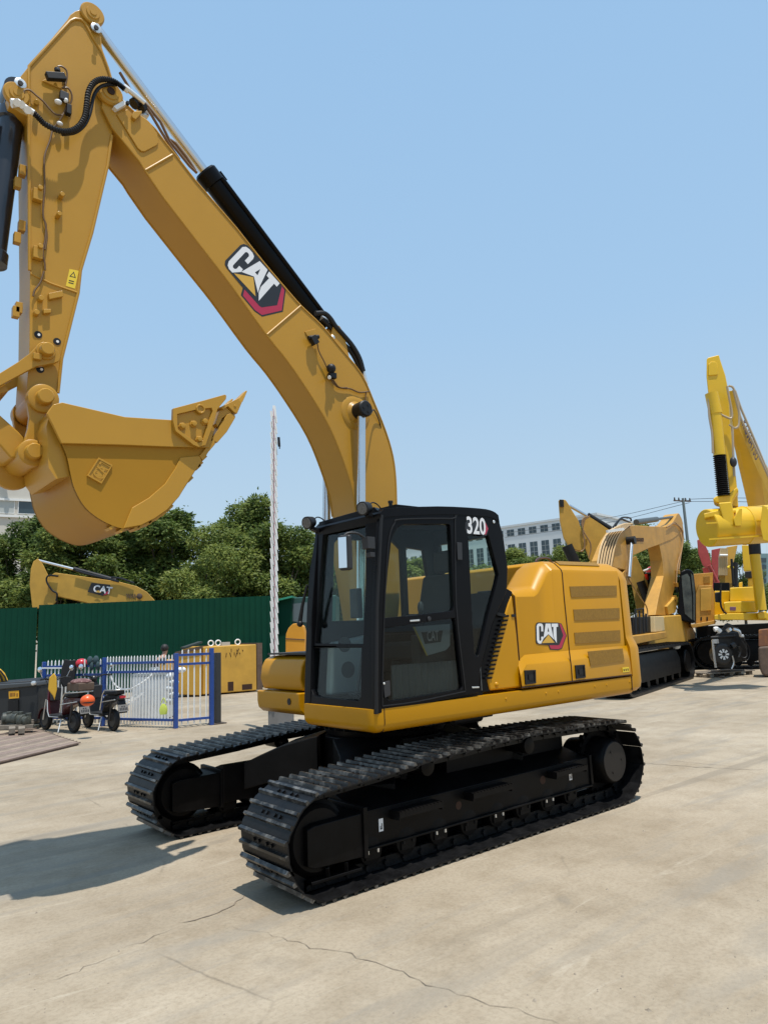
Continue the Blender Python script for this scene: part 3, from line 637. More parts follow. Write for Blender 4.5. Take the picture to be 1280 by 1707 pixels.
for i in range(3): q.prism([a[0].lerp(a[1], .12+.3*i).lerp(a[3].lerp(a[2], .12+.3*i), .3)+V((0, .002, 0)), a[0].lerp(a[1], .28+.3*i).lerp(a[3].lerp(a[2], .28+.3*i), .3)+V((0, .002, 0)), a[0].lerp(a[1], .28+.3*i).lerp(a[3].lerp(a[2], .28+.3*i), .75)+V((0, .002, 0)), a[0].lerp(a[1], .12+.3*i).lerp(a[3].lerp(a[2], .12+.3*i), .75)+V((0, .002, 0))], (0, .001, 0), 1)
q.build('warning_label', [LYEL, SEAM], hood, ang=0)
m = MB(); m.tube(smooth([V((-2.0, .55, 2.56)), V((-2.02, .55, 2.66)), V((-2.2, .5, 2.70)), V((-2.42, .45, 2.69)), V((-2.5, .42, 2.56))], 5), .014, 8); m.build('grab_rail', mat('dark_brown_rail', (.06, .02, .012), .4), hood)
# emblem: hexagon badge with lettering
HB = dict(red=[(404, 569), (436, 577), (485, 690), (438, 816), (404, 829), (331, 824), (317, 784)], blk=[(186, 606), (192, 582), (208, 568), (404, 562), (420, 580), (456, 690), (416, 783), (404, 788), (300, 788), (214, 782), (198, 776), (189, 756)],
          rim=[(404, 561), (441, 571), (492, 690), (443, 822), (406, 837), (324, 832), (308, 784)],
          C=[(197, 604), (206, 584), (222, 577), (240, 577), (254, 585), (259, 602), (259, 655), (241, 655), (240, 612), (234, 603), (224, 603), (219, 613), (222, 738), (227, 748), (236, 747), (241, 736), (240, 708), (259, 705), (262, 726), (240, 774), (222, 775), (208, 765), (200, 742)],
          A=[(283, 577), (330, 575), (352, 690), (366, 735), (310, 680), (262, 725)], H=[(301, 655), (307, 612), (316, 655)], T=[(339, 575), (403, 572), (404, 605), (387, 606), (390, 768), (368, 730), (358, 690), (358, 607), (343, 608)], tri=[(310, 687), (246, 770), (369, 764)])
def emblem(o, ux, uy, nrm, w, h, name, parent):
    ux, uy, nrm = V(ux), V(uy), V(nrm)
    mp = lambda l, k: [o+ux*((x-188)/304*w)+uy*((837-y)/276*h)+nrm*k for x, y in l]
    m = MB()
    for key, k, mi in (('rim', .000, 4), ('red', .0008, 1), ('blk', .0016, 0), ('C', .0024, 2), ('A', .0024, 2), ('T', .0024, 2), ('H', .0032, 0), ('tri', .0032, 3)):
        m.prism(mp(HB[key], k), nrm*.0008, mi)
    return m.build(name, [DBLK, RED, LETW, GOLD, DBLK], parent, ang=0)
bl, br, tl = [on(1, 1.3315, *p) for p in zh([(188, 837), (492, 837), (188, 561)])]
emblem(bl, (br-bl).normalized(), (tl-bl).normalized(), (0, 1, 0), (br-bl).length, (tl-bl).length, 'emblem', hood)
# counterweight
def cwo(z, ins):
    P = []; y1 = 1.375-ins
    P.append(V((-2.545, y1, z))); R = 3.085-ins*1.0
    cr = 0.10; th0 = math.asin((y1-.06)/R)
    P += [V((-R*cos(th0)+.16, y1, z)), V((-R*cos(th0)+.07, y1-.012, z)), V((-R*cos(th0)+.02, y1-.035, z))]
    for i in range(17):
        th = th0*(1-i/8); P.append(V((-R*cos(th), R*sin(th), z)))
    P += [V((-R*cos(th0)+.02, -y1+.035, z)), V((-R*cos(th0)+.07, -y1+.012, z)), V((-R*cos(th0)+.16, -y1, z)), V((-2.545, -y1, z))]
    return P
m = MB(); m.loft([cwo(z, i) for z, i in ((1.09, .10), (1.10, .05), (1.14, .012), (1.20, 0), (1.58, 0), (1.62, .01), (1.70, .04), (1.74, .043), (2.36, .05), (2.46, .08), (2.52, .13), (2.555, .20))])
m.build('counterweight', YEL, EX, ang=30)
# tool box at the front right
m = MB()
m.loft([[V((x, y, z)) for x, z in ((.02, 1.30), (.70, 1.30), (.715, 1.34), (.74, 1.42), (.72, 1.55), (.68, 1.62), (.60, 1.655), (.02, 1.67))] for y in (-.455, -1.29)])
tb = m.build('tool_box', YEL, EX, bevel=.02, seg=3)
m = MB(); m.loft([[V((x, y, z)) for x, z in ((.02, 1.07), (.62, 1.04), (.70, 1.055), (.755, 1.10), (.77, 1.17), (.77, 1.285), (.02, 1.285))] for y in (-.44, -1.31)]); m.build('tool_box_base', YEL, tb, bevel=.015, seg=3)
c = on(0, .772, 482, 1170); m = MB(); m.lathe(c-V((.0, 0, 0)), (1, 0, 0), [(0, .035), (.004, .035), (.004, .01)], 18); m.build('lock', RUB, tb)
m = MB(); m.bb(.0, .66, -1.25, -.47, 1.672, 1.69); m.build('anti_slip_plate', mat('anti_slip_grey', (.05, .045, .04), .8, bump=.4), tb)
# ---- boom
BY = .21
top = z1([(548, 482), (560, 462), (585, 452), (612, 465), (630, 505), (660, 545), (720, 600), (780, 640), (830, 690), (890, 770), (940, 830), (1040, 960)])+z3([(150, 0), (300, 190), (440, 355), (520, 445), (640, 560), (740, 680), (860, 830), (930, 985), (1000, 1160), (1040, 1300), (1056, 1430), (1061, 1580)])
bot = z3([(830, 1610), (812, 1490), (760, 1325), (680, 1130), (560, 930), (440, 755), (320, 605), (120, 325), (0, 170)])+z1([(870, 1050), (775, 910), (745, 860), (600, 680), (545, 570)])
tx = xzof(BY, top); bx = xzof(BY, bot)
tx = tx[:12]+sm2(tx[12:], 3)+[(-.14, 2.75), (-.10, 2.2), (-.02, 1.75), (.06, 1.62), (.2, 1.60), (.30, 1.70), (.36, 2.1), (.47, 2.75)]
bxs = sm2(bx[:9], 3)+bx[9:]
m = MB(); m.prism(xz(BY, tx+bxs), (0, -2*BY, 0))
boom = m.build('boom', YELB, EX, bevel=.006, ang=20)
m = MB()
m.tube(xz(BY, bxs), .010, 6); m.tube(xz(BY, tx[4:-8]), .010, 6); m.tube(xz(-BY, bxs), .010, 6)
m.tube(YP(BY+.002, zt([(528, 1046), (815, 880)])), .012, 8); m.tube(YP(BY+.002, z3([(325, 606), (515, 443)])), .011, 8)
m.split('weld_bead', YELB, boom)
m = MB(); m.prism(YP(BY, zt([(215, 452), (330, 400), (400, 470), (450, 455), (560, 530), (650, 660), (662, 760), (645, 785), (515, 853), (480, 850), (440, 815)])), (0, .014, 0))
m.build('boom_pad', YELB, boom, bevel=.006)
m = MB(); bcx, bcz = xzof(.22, z1([(585, 497)]))[0]
for s in (1, -1): m.lathe((bcx, BY*s-.01*s, bcz), (0, s, 0), [(0, .115), (.03, .115), (.045, .10), (.045, .075), (.055, .07), (.055, .045)], 28)
m.split('boom_tip_boss', YELB, boom)
m = MB(); m.lathe((bcx, BY+.03, bcz), (0, 1, 0), [(0, .035), (.026, .033)], 16); m.build('pin_bore', SEAM, boom)
m = MB(); a = YP(BY+.05, zt([(188, 358), (302, 292), (335, 332), (225, 395)])); m.prism(a, (0, -.06, 0)); m.cyl(a[2]+V((0, -.01, 0)), a[2]+V((0, .02, 0)), .018, n=8, mi=1); m.build('hose_clamp', [WHT, RUB], boom, bevel=.004)
m = MB(); m.prism(YP(BY, zt([(365, 480), (385, 445), (470, 440), (470, 465), (405, 535), (368, 515)])), (0, .05, 0)); m.build('stop_block', YELB, boom, bevel=.006)
# emblem along the boom: letters read down the boom
e0, e1, e2 = [on(1, BY+.0005, *p) for p in ((384.4, 444.5), (458.5, 528.0), (407, 418.5))]
ux = (e1-e0).normalized(); uy = V((ux.z, 0, -ux.x)); uy = uy if uy.dot(e2-e0) > 0 else -uy
wd = .62; c0 = e0
pq = on(1, BY+.0005, 428, 474); emb_w = .72
emblem(pq-ux*(.5*emb_w)-uy*.245, ux, uy, (0, 1, 0), emb_w, .50, 'emblem', boom)
# boom pin boss and cylinders
CY = .31
for s in (1, -1):
    P = on(1, .40, 611, 680); px_, pz_ = P.x, P.z
    Q = on(1, CY, 602, 849); P1 = on(1, CY, 606.5, 688)
    dirv = V((.048, 0, -1.08)).normalized()
    m = MB(); m.lathe((px_, BY*s-.01*s, pz_), (0, s, 0), [(0, .19), (.012, .19), (.022, .175), (.024, .12), (.04, .10), (.05, .085), (.06, .08)], 32); m.build('cylinder_boss', YELB, boom)
    m = MB(); m.lathe((px_, .256*s, pz_), (0, s, 0), [(0, .03), (0, .088), (.13, .088), (.145, .075), (.147, .02)], 24)
    for i in range(3): a = i*2.1; m.cyl((px_+.04*cos(a), .400*s, pz_+.04*sin(a)), (px_+.04*cos(a), .409*s, pz_+.04*sin(a)), .012, n=8)
    m.build('pin_cap', RUB, boom)
    c = V((px_, .31*s, pz_))
    m = MB(); m.lathe(c+dirv*2.35, dirv, [(-.02, .06), (0, .09), (.9, .09), (.92, .05)], 24)
    bc = m.build('boom_cylinder', BLK, EX)
    m = MB(); m.cyl(c+dirv*.06, c+dirv*2.36, .046, n=24); m.build('rod', CHR, bc)
    if s > 0:
        m = MB(); m.tube(smooth([c+V((-.09, .05, -.03)), c+V((-.22, -.05, .05)), c+V((-.34, -.1, -.1)), c+V((-.36, -.16, -.28)), c+V((-.28, -.2, -.38))], 6), .007, 6); m.build('grease_line', RUB, bc)
# sensors and cables on the boom side
m = MB(); m.prism(YP(BY, z3([(537, 590), (600, 573), (606, 610), (566, 640)])), (0, .01, 0), 0)
m.box(on(1, BY+.05, 523, 567), (.07, .06, .09), M=Matrix.Rotation(.6, 3, 'Y'), mi=1); m.cyl(on(1, BY+.05, 514, 563), on(1, BY+.05, 531, 561), .022, mi=1)
m.ell(on(1, BY+.06, 552, 614), (.05, .05, .05), mi=1); m.box(on(1, BY+.04, 554, 626), (.08, .05, .06), mi=1); m.cyl(on(1, BY+.02, 549, 629), on(1, BY+.09, 549, 629), .02, mi=2)
m.split('boom_sensor', [YELB, RUB, ZNC], boom, bevel=.004)
m = MB(); m.tube(smooth(YP(BY+.03, z3([(610, 650), (620, 700), (650, 760), (668, 800)])), 4), .007, 6); m.tube(smooth(YP(BY+.02, z3([(690, 860), (720, 900), (760, 912), (800, 915), (850, 935), (905, 930)])), 4), .008, 6); m.tube(smooth(YP(BY+.03, z3([(700, 862), (735, 905), (780, 908)])), 4), .007, 6); m.tube(YP(BY+.015, z3([(888, 930), (884, 985)])), .007, 6)
m.split('boom_cable', BRZ, boom)
# stick cylinder on top of the boom
f0 = on(1, 0, 549, 560); f1 = on(1, 0, 158, 44); d = (f1-f0).normalized(); Ltot = (f1-f0).length
b1 = on(1, 0, 337, 287); lb = (b1-f0).dot(d)
m = MB(); m.lathe(f0, d, [(.10, .05), (.12, .10), (lb-.16, .10), (lb-.15, .118), (lb-.02, .118), (lb, .10)], 28); m.tube([f0+d*.2+V((0, .1, .06)), f0+d*(lb-.2)+V((0, .1, .06))], .022, 8); m.tube([f0+d*.2+V((0, -.1, .06)), f0+d*(lb-.2)+V((0, -.1, .06))], .022, 8)
m.box(f0+d*(lb-.22)+V((0, .02, .12)), (.10, .10, .06), M=Matrix.Rotation(-math.atan2(d.z, d.x), 3, 'Y'))
sc = m.build('stick_cylinder', BLK, EX)
m = MB(); m.cyl(f0+d*(lb-.02), f1-d*.03, .048, n=24); m.build('rod', CHR, sc)
m = MB(); m.cyl(f0+V((0, -.12, 0)), f0+V((0, .12, 0)), .085, n=24); m.build('cylinder_eye', YELB, sc)
m = MB(); 
for s in (.15, -.15): m.prism([f0+V((.12, s-.015, -.16)), f0+V((.06, s-.015, .05)), f0+V((-.02, s-.015, .07)), f0+V((-.08, s-.015, .0)), f0+V((-.16, s-.015, -.34))], (0, .03, 0))
m.split('cylinder_bracket', YELB, boom, bevel=.01)
# hoses over the boom
m = MB()
for yy, l in ((.17, [(600, 485), (650, 485), (685, 515), (715, 560), (760, 610), (810, 670), (850, 740), (872, 815)]), (.13, [(640, 520), (690, 570), (740, 640), (800, 700), (835, 760), (862, 830)])):
    m.tube(smooth(YP(yy, z3(l)), 5), .027, 10)
m.split('hydraulic_hose', RUB, boom)
m = MB()
for yy, l in ((.12, [(690, 525), (735, 585)]), (.12, [(868, 810), (890, 890)]), (.05, [(860, 822), (885, 900)])): m.cyl(YP(yy, z3(l))[0], YP(yy, z3(l))[1], .026, n=12)
m.cyl(YP(.1, z3([(630, 510)]))[0], YP(.1, z3([(700, 545)]))[0], .03); m.ell(YP(.15, z3([(695, 625)]))[0], (.035, .035, .035)); m.build('hose_fitting', ZNC, boom)
m = MB(); m.tube(YP(.14, zt([(255, 0), (400, 240), (560, 400), (690, 620), (800, 800), (890, 930)])), .014, 6); m.tube(YP(.10, zt([(420, 230), (560, 370), (690, 530), (790, 740), (1000, 1000), (1080, 1075)])), .014, 6); m.tube(YP(.05, zt([(790, 720), (850, 760), (960, 900), (1060, 1050)])), .016, 6)
m.split('steel_line', mat('brown_painted_line', (.16, .08, .025), .45), boom)
m = MB(); m.cyl(YP(.2, zt([(350, 190)]))[0], YP(.2, zt([(520, 330)]))[0], .024, n=12); m.cyl(YP(.2, zt([(290, 150)]))[0], YP(.2, zt([(350, 195)]))[0], .03, n=6); m.cyl(YP(.15, zt([(400, 340)]))[0], YP(.15, zt([(440, 310)]))[0], .05, n=10, mi=1); m.cyl(YP(.15, zt([(470, 375)]))[0], YP(.15, zt([(500, 350)]))[0], .05, n=10, mi=1); m.prism(YP(.12, zt([(440, 390), (560, 400), (570, 460), (480, 445)])), (0, -.06, 0))
m.build('hose_fitting', [ZNC, RUB], boom)
# ---- stick
SY = .18
so_ = z1([(152, 352), (60, 470), (44, 505), (50, 555), (105, 600), (150, 640)])
stick_px = z1([(152, 352), (362, 98), (375, 75), (400, 56), (440, 44), (480, 44), (510, 58), (528, 90), (535, 130), (538, 165), (545, 250), (590, 400), (606, 480), (600, 700), (580, 860), (500, 1210), (430, 1440)])+z2([(390, 110), (310, 440), (290, 600), (270, 690), (200, 720), (140, 680), (132, 620), (138, 520), (146, 420), (150, 0)])+z1([(152, 620), (110, 600), (50, 560), (42, 510), (58, 468)])
m = MB(); m.prism(YP(SY, stick_px), (0, -2*SY, 0))
stick = m.build('stick', YELB, EX, bevel=.006, ang=20)
m = MB()
m.tube(YP(SY+.003, z1([(158, 1440), (155, 640), (155, 352), (375, 110), (400, 98), (430, 102), (452, 120), (490, 190), (545, 280), (575, 360), (598, 440)])), .013, 8)
m.tube(YP(SY+.003, z1([(596, 720), (574, 880), (490, 1240), (430, 1440)])+z2([(388, 112), (306, 440), (288, 610)])), .013, 8)
m.tube(YP(SY+.002, z2([(150, 15), (250, 65), (385, 112)])), .009, 6)
m.split('weld_bead', YELB, stick)
m = MB()
for (u, v), r in (((490, 78), .105), ((85, 505), .10)):
    p = YP(SY, z1([(u, v)]))[0]; m.lathe(p-V((0, .01, 0)), (0, 1, 0), [(0, r), (.03, r), (.04, r*.9), (.04, .06), (.05, .055), (.05, .03), (.056, .028), (.056, .01)], 24)
m.split('stick_boss', YELB, stick)
m = MB()
for u, v in ((512, 148), (108, 444)):
    p = YP(SY+.02, z1([(u, v)]))[0]; m.lathe(p, (0, 1, 0), [(0, .046), (.008, .046), (.012, .036), (.012, .022), (.04, .020)], 20)
m.split('pin_lock', ZNC, stick)
m = MB()
for u, v in ((512, 148), (108, 444)):
    p = YP(SY+.06, z1([(u, v)]))[0]; m.cyl(p, p+V((0, .015, 0)), .02, n=10)
for u, v in zb([(440, 365), (625, 60), (418, -15)]): p = on(1, SY, u, v); m.lathe(p, (0, 1, 0), [(0, .03), (.004, .03), (.004, .02)], 14)
for u, v in ((505, 805), (505, 805)): pass
m.split('bolt_hole', RUB, stick)
m = MB()
for u, v in zb([(455, 365), (630, 60), (425, -15)]): p = on(1, SY+.004, u, v); m.cyl(p, p+V((0, .004, 0)), .011, n=12)
m.split('grease_nipple', WHT, stick)
# corrugated hoses across the stick
hp = smooth(YP(SY+.12, z1([(150, 575), (200, 620), (240, 660), (310, 693), (370, 698), (420, 672), (452, 620), (462, 560), (472, 490), (500, 440), (545, 420), (600, 428), (640, 452), (665, 475)])), 10)
m = MB(); m.tube(hp, .03, 10, rf=lambda i: .026 if i % 2 else .019); m.build('corrugated_hose', RUB, stick, ang=25)
m = MB(); m.tube(smooth(YP(SY+.09, z1([(330, 715), (400, 705), (450, 665), (480, 600), (500, 510), (530, 465), (575, 448), (620, 450)])), 6), .015, 8); m.split('hydraulic_hose', RUB, stick)
m = MB(); m.tube(YP(SY+.13, z1([(60, 540), (95, 540), (140, 575), (180, 600)])), .024, 8); m.tube(YP(SY+.10, z1([(62, 560), (110, 555), (150, 600)])), .02, 8)
for q_ in ((150, 585), (115, 555), (90, 545)): m.cyl(YP(SY+.08, z1([q_]))[0], YP(SY+.17, z1([q_]))[0], .03, n=8)
m.build('hose_fitting', WHT, stick)
m = MB()
m.prism(YP(SY, zs([(400, 785), (600, 870), (600, 800), (480, 745)])), (0, .012, 0), 0); c = on(1, SY+.06, *zs([(540, 740)])[0])
m.box(c, (.16, .05, .06), M=Matrix.Rotation(.42, 3, 'Y'), mi=1); m.cyl(on(1, SY+.06, *zs([(558, 690)])[0]), on(1, SY+.06, *zs([(555, 660)])[0]), .025, mi=2)
m.box(on(1, SY+.04, *zs([(620, 935)])[0]), (.07, .045, .08), mi=2); m.ell(on(1, SY+.05, *zs([(565, 985)])[0]), (.03, .025, .02), mi=3); m.ell(on(1, SY+.05, *zs([(640, 970)])[0]), (.02, .02, .02), mi=3); m.box(on(1, SY+.05, *zs([(665, 1065)])[0]), (.04, .05, .09), mi=1); m.ell(on(1, SY+.04, *zs([(580, 1195)])[0]), (.025, .02, .018), mi=3)
m.cyl(on(1, SY, *zs([(355, 985)])[0]), on(1, SY+.06, *zs([(355, 985)])[0]), .022, n=10, mi=0)
m.split('stick_sensor', [YELB, RUB, PLA, WHT], stick, bevel=.006)
m = MB()
for l in ([(560, 640), (600, 640), (645, 680), (650, 750), (630, 830), (605, 850)], [(610, 850), (660, 850), (695, 910), (690, 980), (640, 1060), (560, 1190), (520, 1230)], [(230, 900), (240, 870), (290, 870), (350, 920), (420, 980), (480, 1050), (540, 1105), (600, 1110)], [(640, 740), (630, 820)], [(655, 1000), (620, 1090), (600, 1120)]):
    m.tube(smooth(YP(SY+.03, zs(l)), 5), .008, 6)
for l in ([(280, 690), (265, 750), (240, 820), (235, 880), (238, 1000), (230, 1100), (232, 1160), (245, 1200), (240, 1280), (228, 1340), (238, 1400), (240, 1440)], [(240, 1180), (250, 1260), (240, 1330)]): m.tube(smooth(YP(SY+.02, z1(l)), 4), .008, 6)
m.tube(smooth(YP(SY+.02, z2([(218, 5), (200, 60), (172, 100), (165, 130)])), 4), .008, 6)
m.split('stick_cable', BRZ, stick)
m = MB()
for u, v in z1([(205, 1020), (205, 1330), (320, 1055), (305, 1158)]): p = on(1, SY, u, v); m.cyl(p, p+V((0, .075, 0)), .02, n=10)
for u, v in z1([(200, 1040), (200, 1350)]): p = on(1, SY+.03, u, v); m.box(p, (.07, .05, .10))
for u, v in z2([(198, 148), (176, 218)]): p = on(1, SY, u, v); m.cyl(p, p+V((0, .05, 0)), .022, n=10)
for l in ([(235, 122), (305, 108), (308, 138), (240, 152)], [(210, 200), (248, 200), (248, 218), (212, 222)]): m.prism(YP(SY, z2(l)), (0, .035, 0))
for u, v in z1([(140, 920), (115, 985), (136, 1215), (112, 1278)])+z2([(112, 195), (98, 215)]): p = on(1, .10, u, v); m.box(p+V((.03, 0, 0)), (.05, .06, .09))
m.split('mounting_stud', YELB, stick, bevel=.004)
m = MB(); lb_ = YP(SY+.001, z2([(345, -6), (391, 3), (372, 92), (326, 78)])); m.prism(lb_, (0, .001, 0), 0)
cc = [lb_[0].lerp(lb_[1], .5).lerp(lb_[3].lerp(lb_[2], .5), .10), lb_[0].lerp(lb_[1], .85).lerp(lb_[3].lerp(lb_[2], .85), .42), lb_[0].lerp(lb_[1], .15).lerp(lb_[3].lerp(lb_[2], .15), .42)]; mid = (cc[0]+cc[1]+cc[2])/3
m.holes([[p+V((0, .001, 0)) for p in cc], [p.lerp(mid, .35)+V((0, .001, 0)) for p in cc]], (0, .001, 0), 1)
for t in (.62, .74): m.prism([lb_[0].lerp(lb_[1], a).lerp(lb_[3].lerp(lb_[2], a), b)+V((0, .001, 0)) for a, b in ((.2, t), (.75, t), (.75, t+.05), (.2, t+.05))], (0, .001, 0), 1)
m.build('warning_label', [LYEL, DBLK], stick, ang=0)
# ---- bucket cylinder (black, runs down the outer face of the stick)
pc = YP(0, z1([(85, 505)]))[0]; pj = on(1, 0, -47, 667)
P0 = on(1, 0, 20.5, 186); P1 = on(1, 0, -14, 440); d = (P1-P0).normalized()
m = MB(); m.lathe(P0, d, [(-.02, .06), (0, .105), (.10, .115), (.11, .095), ((P1-P0).length-.12, .095), ((P1-P0).length-.10, .112), ((P1-P0).length, .112), ((P1-P0).length+.01, .05)], 28); m.tube([P0+d*.2+V((.1, .06, 0)), P1-d*.2+V((.1, .06, 0))], .018, 8)
bcy = m.build('bucket_cylinder', mat('gloss_black_blue', (.012, .014, .02), .3, coat=.4), EX)
m = MB(); m.cyl(P1, pj, .045, n=20); m.build('rod', CHR, bcy)
m = MB(); m.lathe(P0+d*(-.16)-V((0, .10, 0)), (0, 1, 0), [(0, .05), (0, .10), (.2, .10), (.2, .05)], 24); m.bar(P0-d*.14, P0, .12, .14); m.build('cylinder_eye', bcy.data.materials[0], bcy)
# ---- bucket linkage
m = MB(); rk = zb([(-330, 575), (0, 405), (210, 275), (330, 185), (400, 112), (470, 85), (560, 100), (640, 165), (665, 225), (650, 270), (600, 292), (480, 318), (400, 330), (290, 385), (0, 545), (-330, 725)])
rx = xzof(.255, rk)
for y in (.255, -.205): m.prism(xz(y, rx), (0, -.05, 0))
m.box(on(1, 0, -8, 655), (.08, .36, .10), M=Matrix.Rotation(.5, 3, 'Y'))
p = on(1, .255, *zb([(500, 165)])[0]); m.lathe((p.x, .25, p.z), (0, 1, 0), [(0, .075), (.02, .07), (.02, .055), (.075, .052), (.08, .045), (.08, .02)], 24); m.cyl((p.x, -.27, p.z), (p.x, .25, p.z), .05, n=20)
m.box(on(1, .275, *zb([(408, 225)])[0]), (.06, .03, .05))
m.build('linkage_arm', YELB, EX, bevel=.008)
lk = zb([(-310, 590), (0, 875), (200, 1055), (262, 1125), (300, 1250), (200, 1340), (110, 1345), (0, 1215), (-310, 930)]); lx = xzof(.15, lk)
m = MB(); m.prism(xz(.17, lx), (0, -.34, 0)); m.build('linkage_bar', YELB, EX, bevel=.015, seg=3)
# ---- bucket
HW = .57
wrap = z2([(250, 700), (262, 760), (305, 860), (333, 930), (350, 1010), (372, 1090), (425, 1180), (510, 1245), (610, 1283), (700, 1268), (770, 1232), (830, 1190), (890, 1120), (960, 1010), (1003, 945), (1040, 882)])
wx = xzof(HW, wrap); wx = sm2(wx, 4)
mouth = z2([(1062, 800), (862, 748), (620, 730), (310, 658), (265, 668), (238, 700)])
mx = xzof(HW, mouth)
m = MB()
for y in (HW, -HW+.03): m.prism(xz(y, wx+mx), (0, -.03, 0))
cxz = V((sum(p[0] for p in wx)/len(wx), 0, sum(p[1] for p in wx)/len(wx)))
inner = []
for i, (x, z) in enumerate(wx):
    a = V((wx[max(0, i-1)][0], 0, wx[max(0, i-1)][1])); b = V((wx[min(len(wx)-1, i+1)][0], 0, wx[min(len(wx)-1, i+1)][1])); t = (b-a).normalized(); n_ = V((-t.z, 0, t.x))
    if n_.dot(cxz-V((x, 0, z))) < 0: n_ = -n_
    inner.append((x+n_.x*.03, z+n_.z*.03))
m.prism(xz(HW-.002, wx+inner[::-1]), (0, -2*HW+.004, 0))
bk = m.build('bucket', mat('bucket_yellow_paint', (.37, .185, .018), .45, spec=.15, var=.06, vscale=1.2, rvar=.06), EX, ang=28)
m = MB(); tb_ = z2([(232, 712), (265, 666), (310, 656), (620, 728), (862, 744), (1062, 798), (1040, 882), (850, 878), (600, 868), (305, 860), (262, 770)])
for y, e in ((HW+.028, -.03), (-HW-.028, .03)): m.prism(xz(y, xzof(HW+.028, tb_)), (0, e, 0))
m.split('side_bar', YELB, bk, bevel=.006)
wp = z2([(897, 930), (990, 922), (1003, 945), (960, 1010), (925, 1065), (890, 1125), (830, 1190), (770, 1232), (700, 1267), (614, 1282), (656, 1180), (740, 1130), (820, 1060), (870, 985)])
m = MB()
for y, e in ((HW+.015, -.016), (-HW-.015, .016)): m.prism(xz(y, xzof(HW+.015, wp)), (0, e, 0))
m.split('wear_plate', YELB, bk, bevel=.005)
# weld tacks that break up the bottom outline
m = MB(); rnd = random.Random(3)
for i in range(30, len(wx)-1):
    if rnd.random() < .5: m.box((wx[i][0]-.003, HW-.06, wx[i][1]-.003), (.06, .11, .022), M=Matrix.Rotation(.8, 3, 'Y'))
m.split('edge_weld', YELB, bk)
# ears with the two pins
er = zb([(296, 650), (316, 598), (360, 568), (420, 556), (500, 560), (570, 595), (640, 690), (560, 780), (505, 850), (450, 960), (440, 1060), (466, 1200), (488, 1320), (470, 1370), (400, 1395), (290, 1390), (225, 1350), (203, 1290), (225, 1215), (275, 1130), (308, 1010), (325, 880), (306, 760)]); ex_ = xzof(.26, er)
m = MB()
for y in (.26, -.20): m.prism(xz(y, ex_), (0, -.06, 0))
m.split('bucket_ear', YELB, bk, bevel=.01)
m = MB()
pa = on(1, .26, *zb([(470, 690)])[0]); pb = on(1, .26, *zb([(350, 1285)])[0])
for p, r in ((pa, .115), (pb, .105)):
    m = MB(); m.lathe((p.x, -.35, p.z), (0, 1, 0), [(0, .06), (.05, r*.9), (.06, r*.98), (.095, r), (.15, r), (.15, .10), (.55, .10), (.55, r), (.605, r), (.635, r*.98), (.64, r*.9), (.64, .065), (.643, .062), (.705, .060), (.713, .052), (.713, .03)], 28)
    m.build('bucket_pin', YELB, bk)
m = MB(); m.lathe((pb.x+.03, -.17, pb.z-.05), (0, -1, 0), [(0, .10), (.02, .15), (.05, .155), (.06, .12)], 28)
m.build('pin_flange', YELB, bk)
# hinge backing plates between ears and shell
m = MB(); m.prism(xz(HW-.04, xzof(.40, zb([(500, 880), (600, 1000), (700, 1180), (745, 1330), (770, 1560), (560, 1600), (480, 1480), (470, 1360), (480, 1250), (455, 1040)]))), (0, -.70, 0)); m.build('hinge_plate', YELB, bk)
m = MB(); m.prism(YP(.45, z2([(292, 885), (310, 878), (324, 905), (306, 920)])), (0, .004, 0)); m.build('serial_plate', ZNC, bk)
# cutting edge, adapters and teeth
lp = xzof(HW, z2([(1003, 948), (1030, 905), (1062, 868), (1060, 845), (1042, 850), (1030, 870), (985, 925)]))
m = MB(); m.prism(xz(HW+.02, lp), (0, -2*HW-.04, 0)); m.build('cutting_edge', YELB, bk, bevel=.004)
zo = ZM(9.143, 280, 620)
a1 = xzof(.54, zo([(752, 560), (1010, 432), (1078, 492), (1006, 660), (960, 640), (868, 548), (800, 600)]))
a2 = xzof(.54, zo([(866, 664), (915, 650), (984, 682), (985, 720), (860, 930), (712, 1098), (645, 1060), (636, 1020), (735, 885), (745, 850)]))
a3 = xzof(.54, zo([(760, 600), (866, 552), (955, 640), (880, 660), (800, 720), (735, 850), (700, 800)]))
tp_ = xzof(.54, zo([(1012, 432), (1048, 410), (1150, 308), (1180, 288), (1192, 302), (1104, 468), (1074, 496)]))
for k in range(5):
    y = .54-.265*k
    m = MB(); m.prism(xz(y+.06, a1), (0, -.12, 0)); m.prism(xz(y+.05, a2), (0, -.10, 0)); m.prism(xz(y+.035, a3), (0, -.07, 0))
    c = xzof(.54, zo([(972, 545)]))[0]; m.cyl((c[0], y-.066, c[1]), (c[0], y+.066, c[1]), .012, n=10)
    m.build('tooth_adapter', YELB, bk, bevel=.008)
    P = xz(y, tp_); hw_ = (.055, .05, .03, .022, .022, .05, .055)
    m = MB(); m.loft([[p+V((0, h, 0)) for p, h in zip(P, hw_)], [p-V((0, h, 0)) for p, h in zip(P, hw_)]]); m.build('tooth', YELB, bk, bevel=.005)
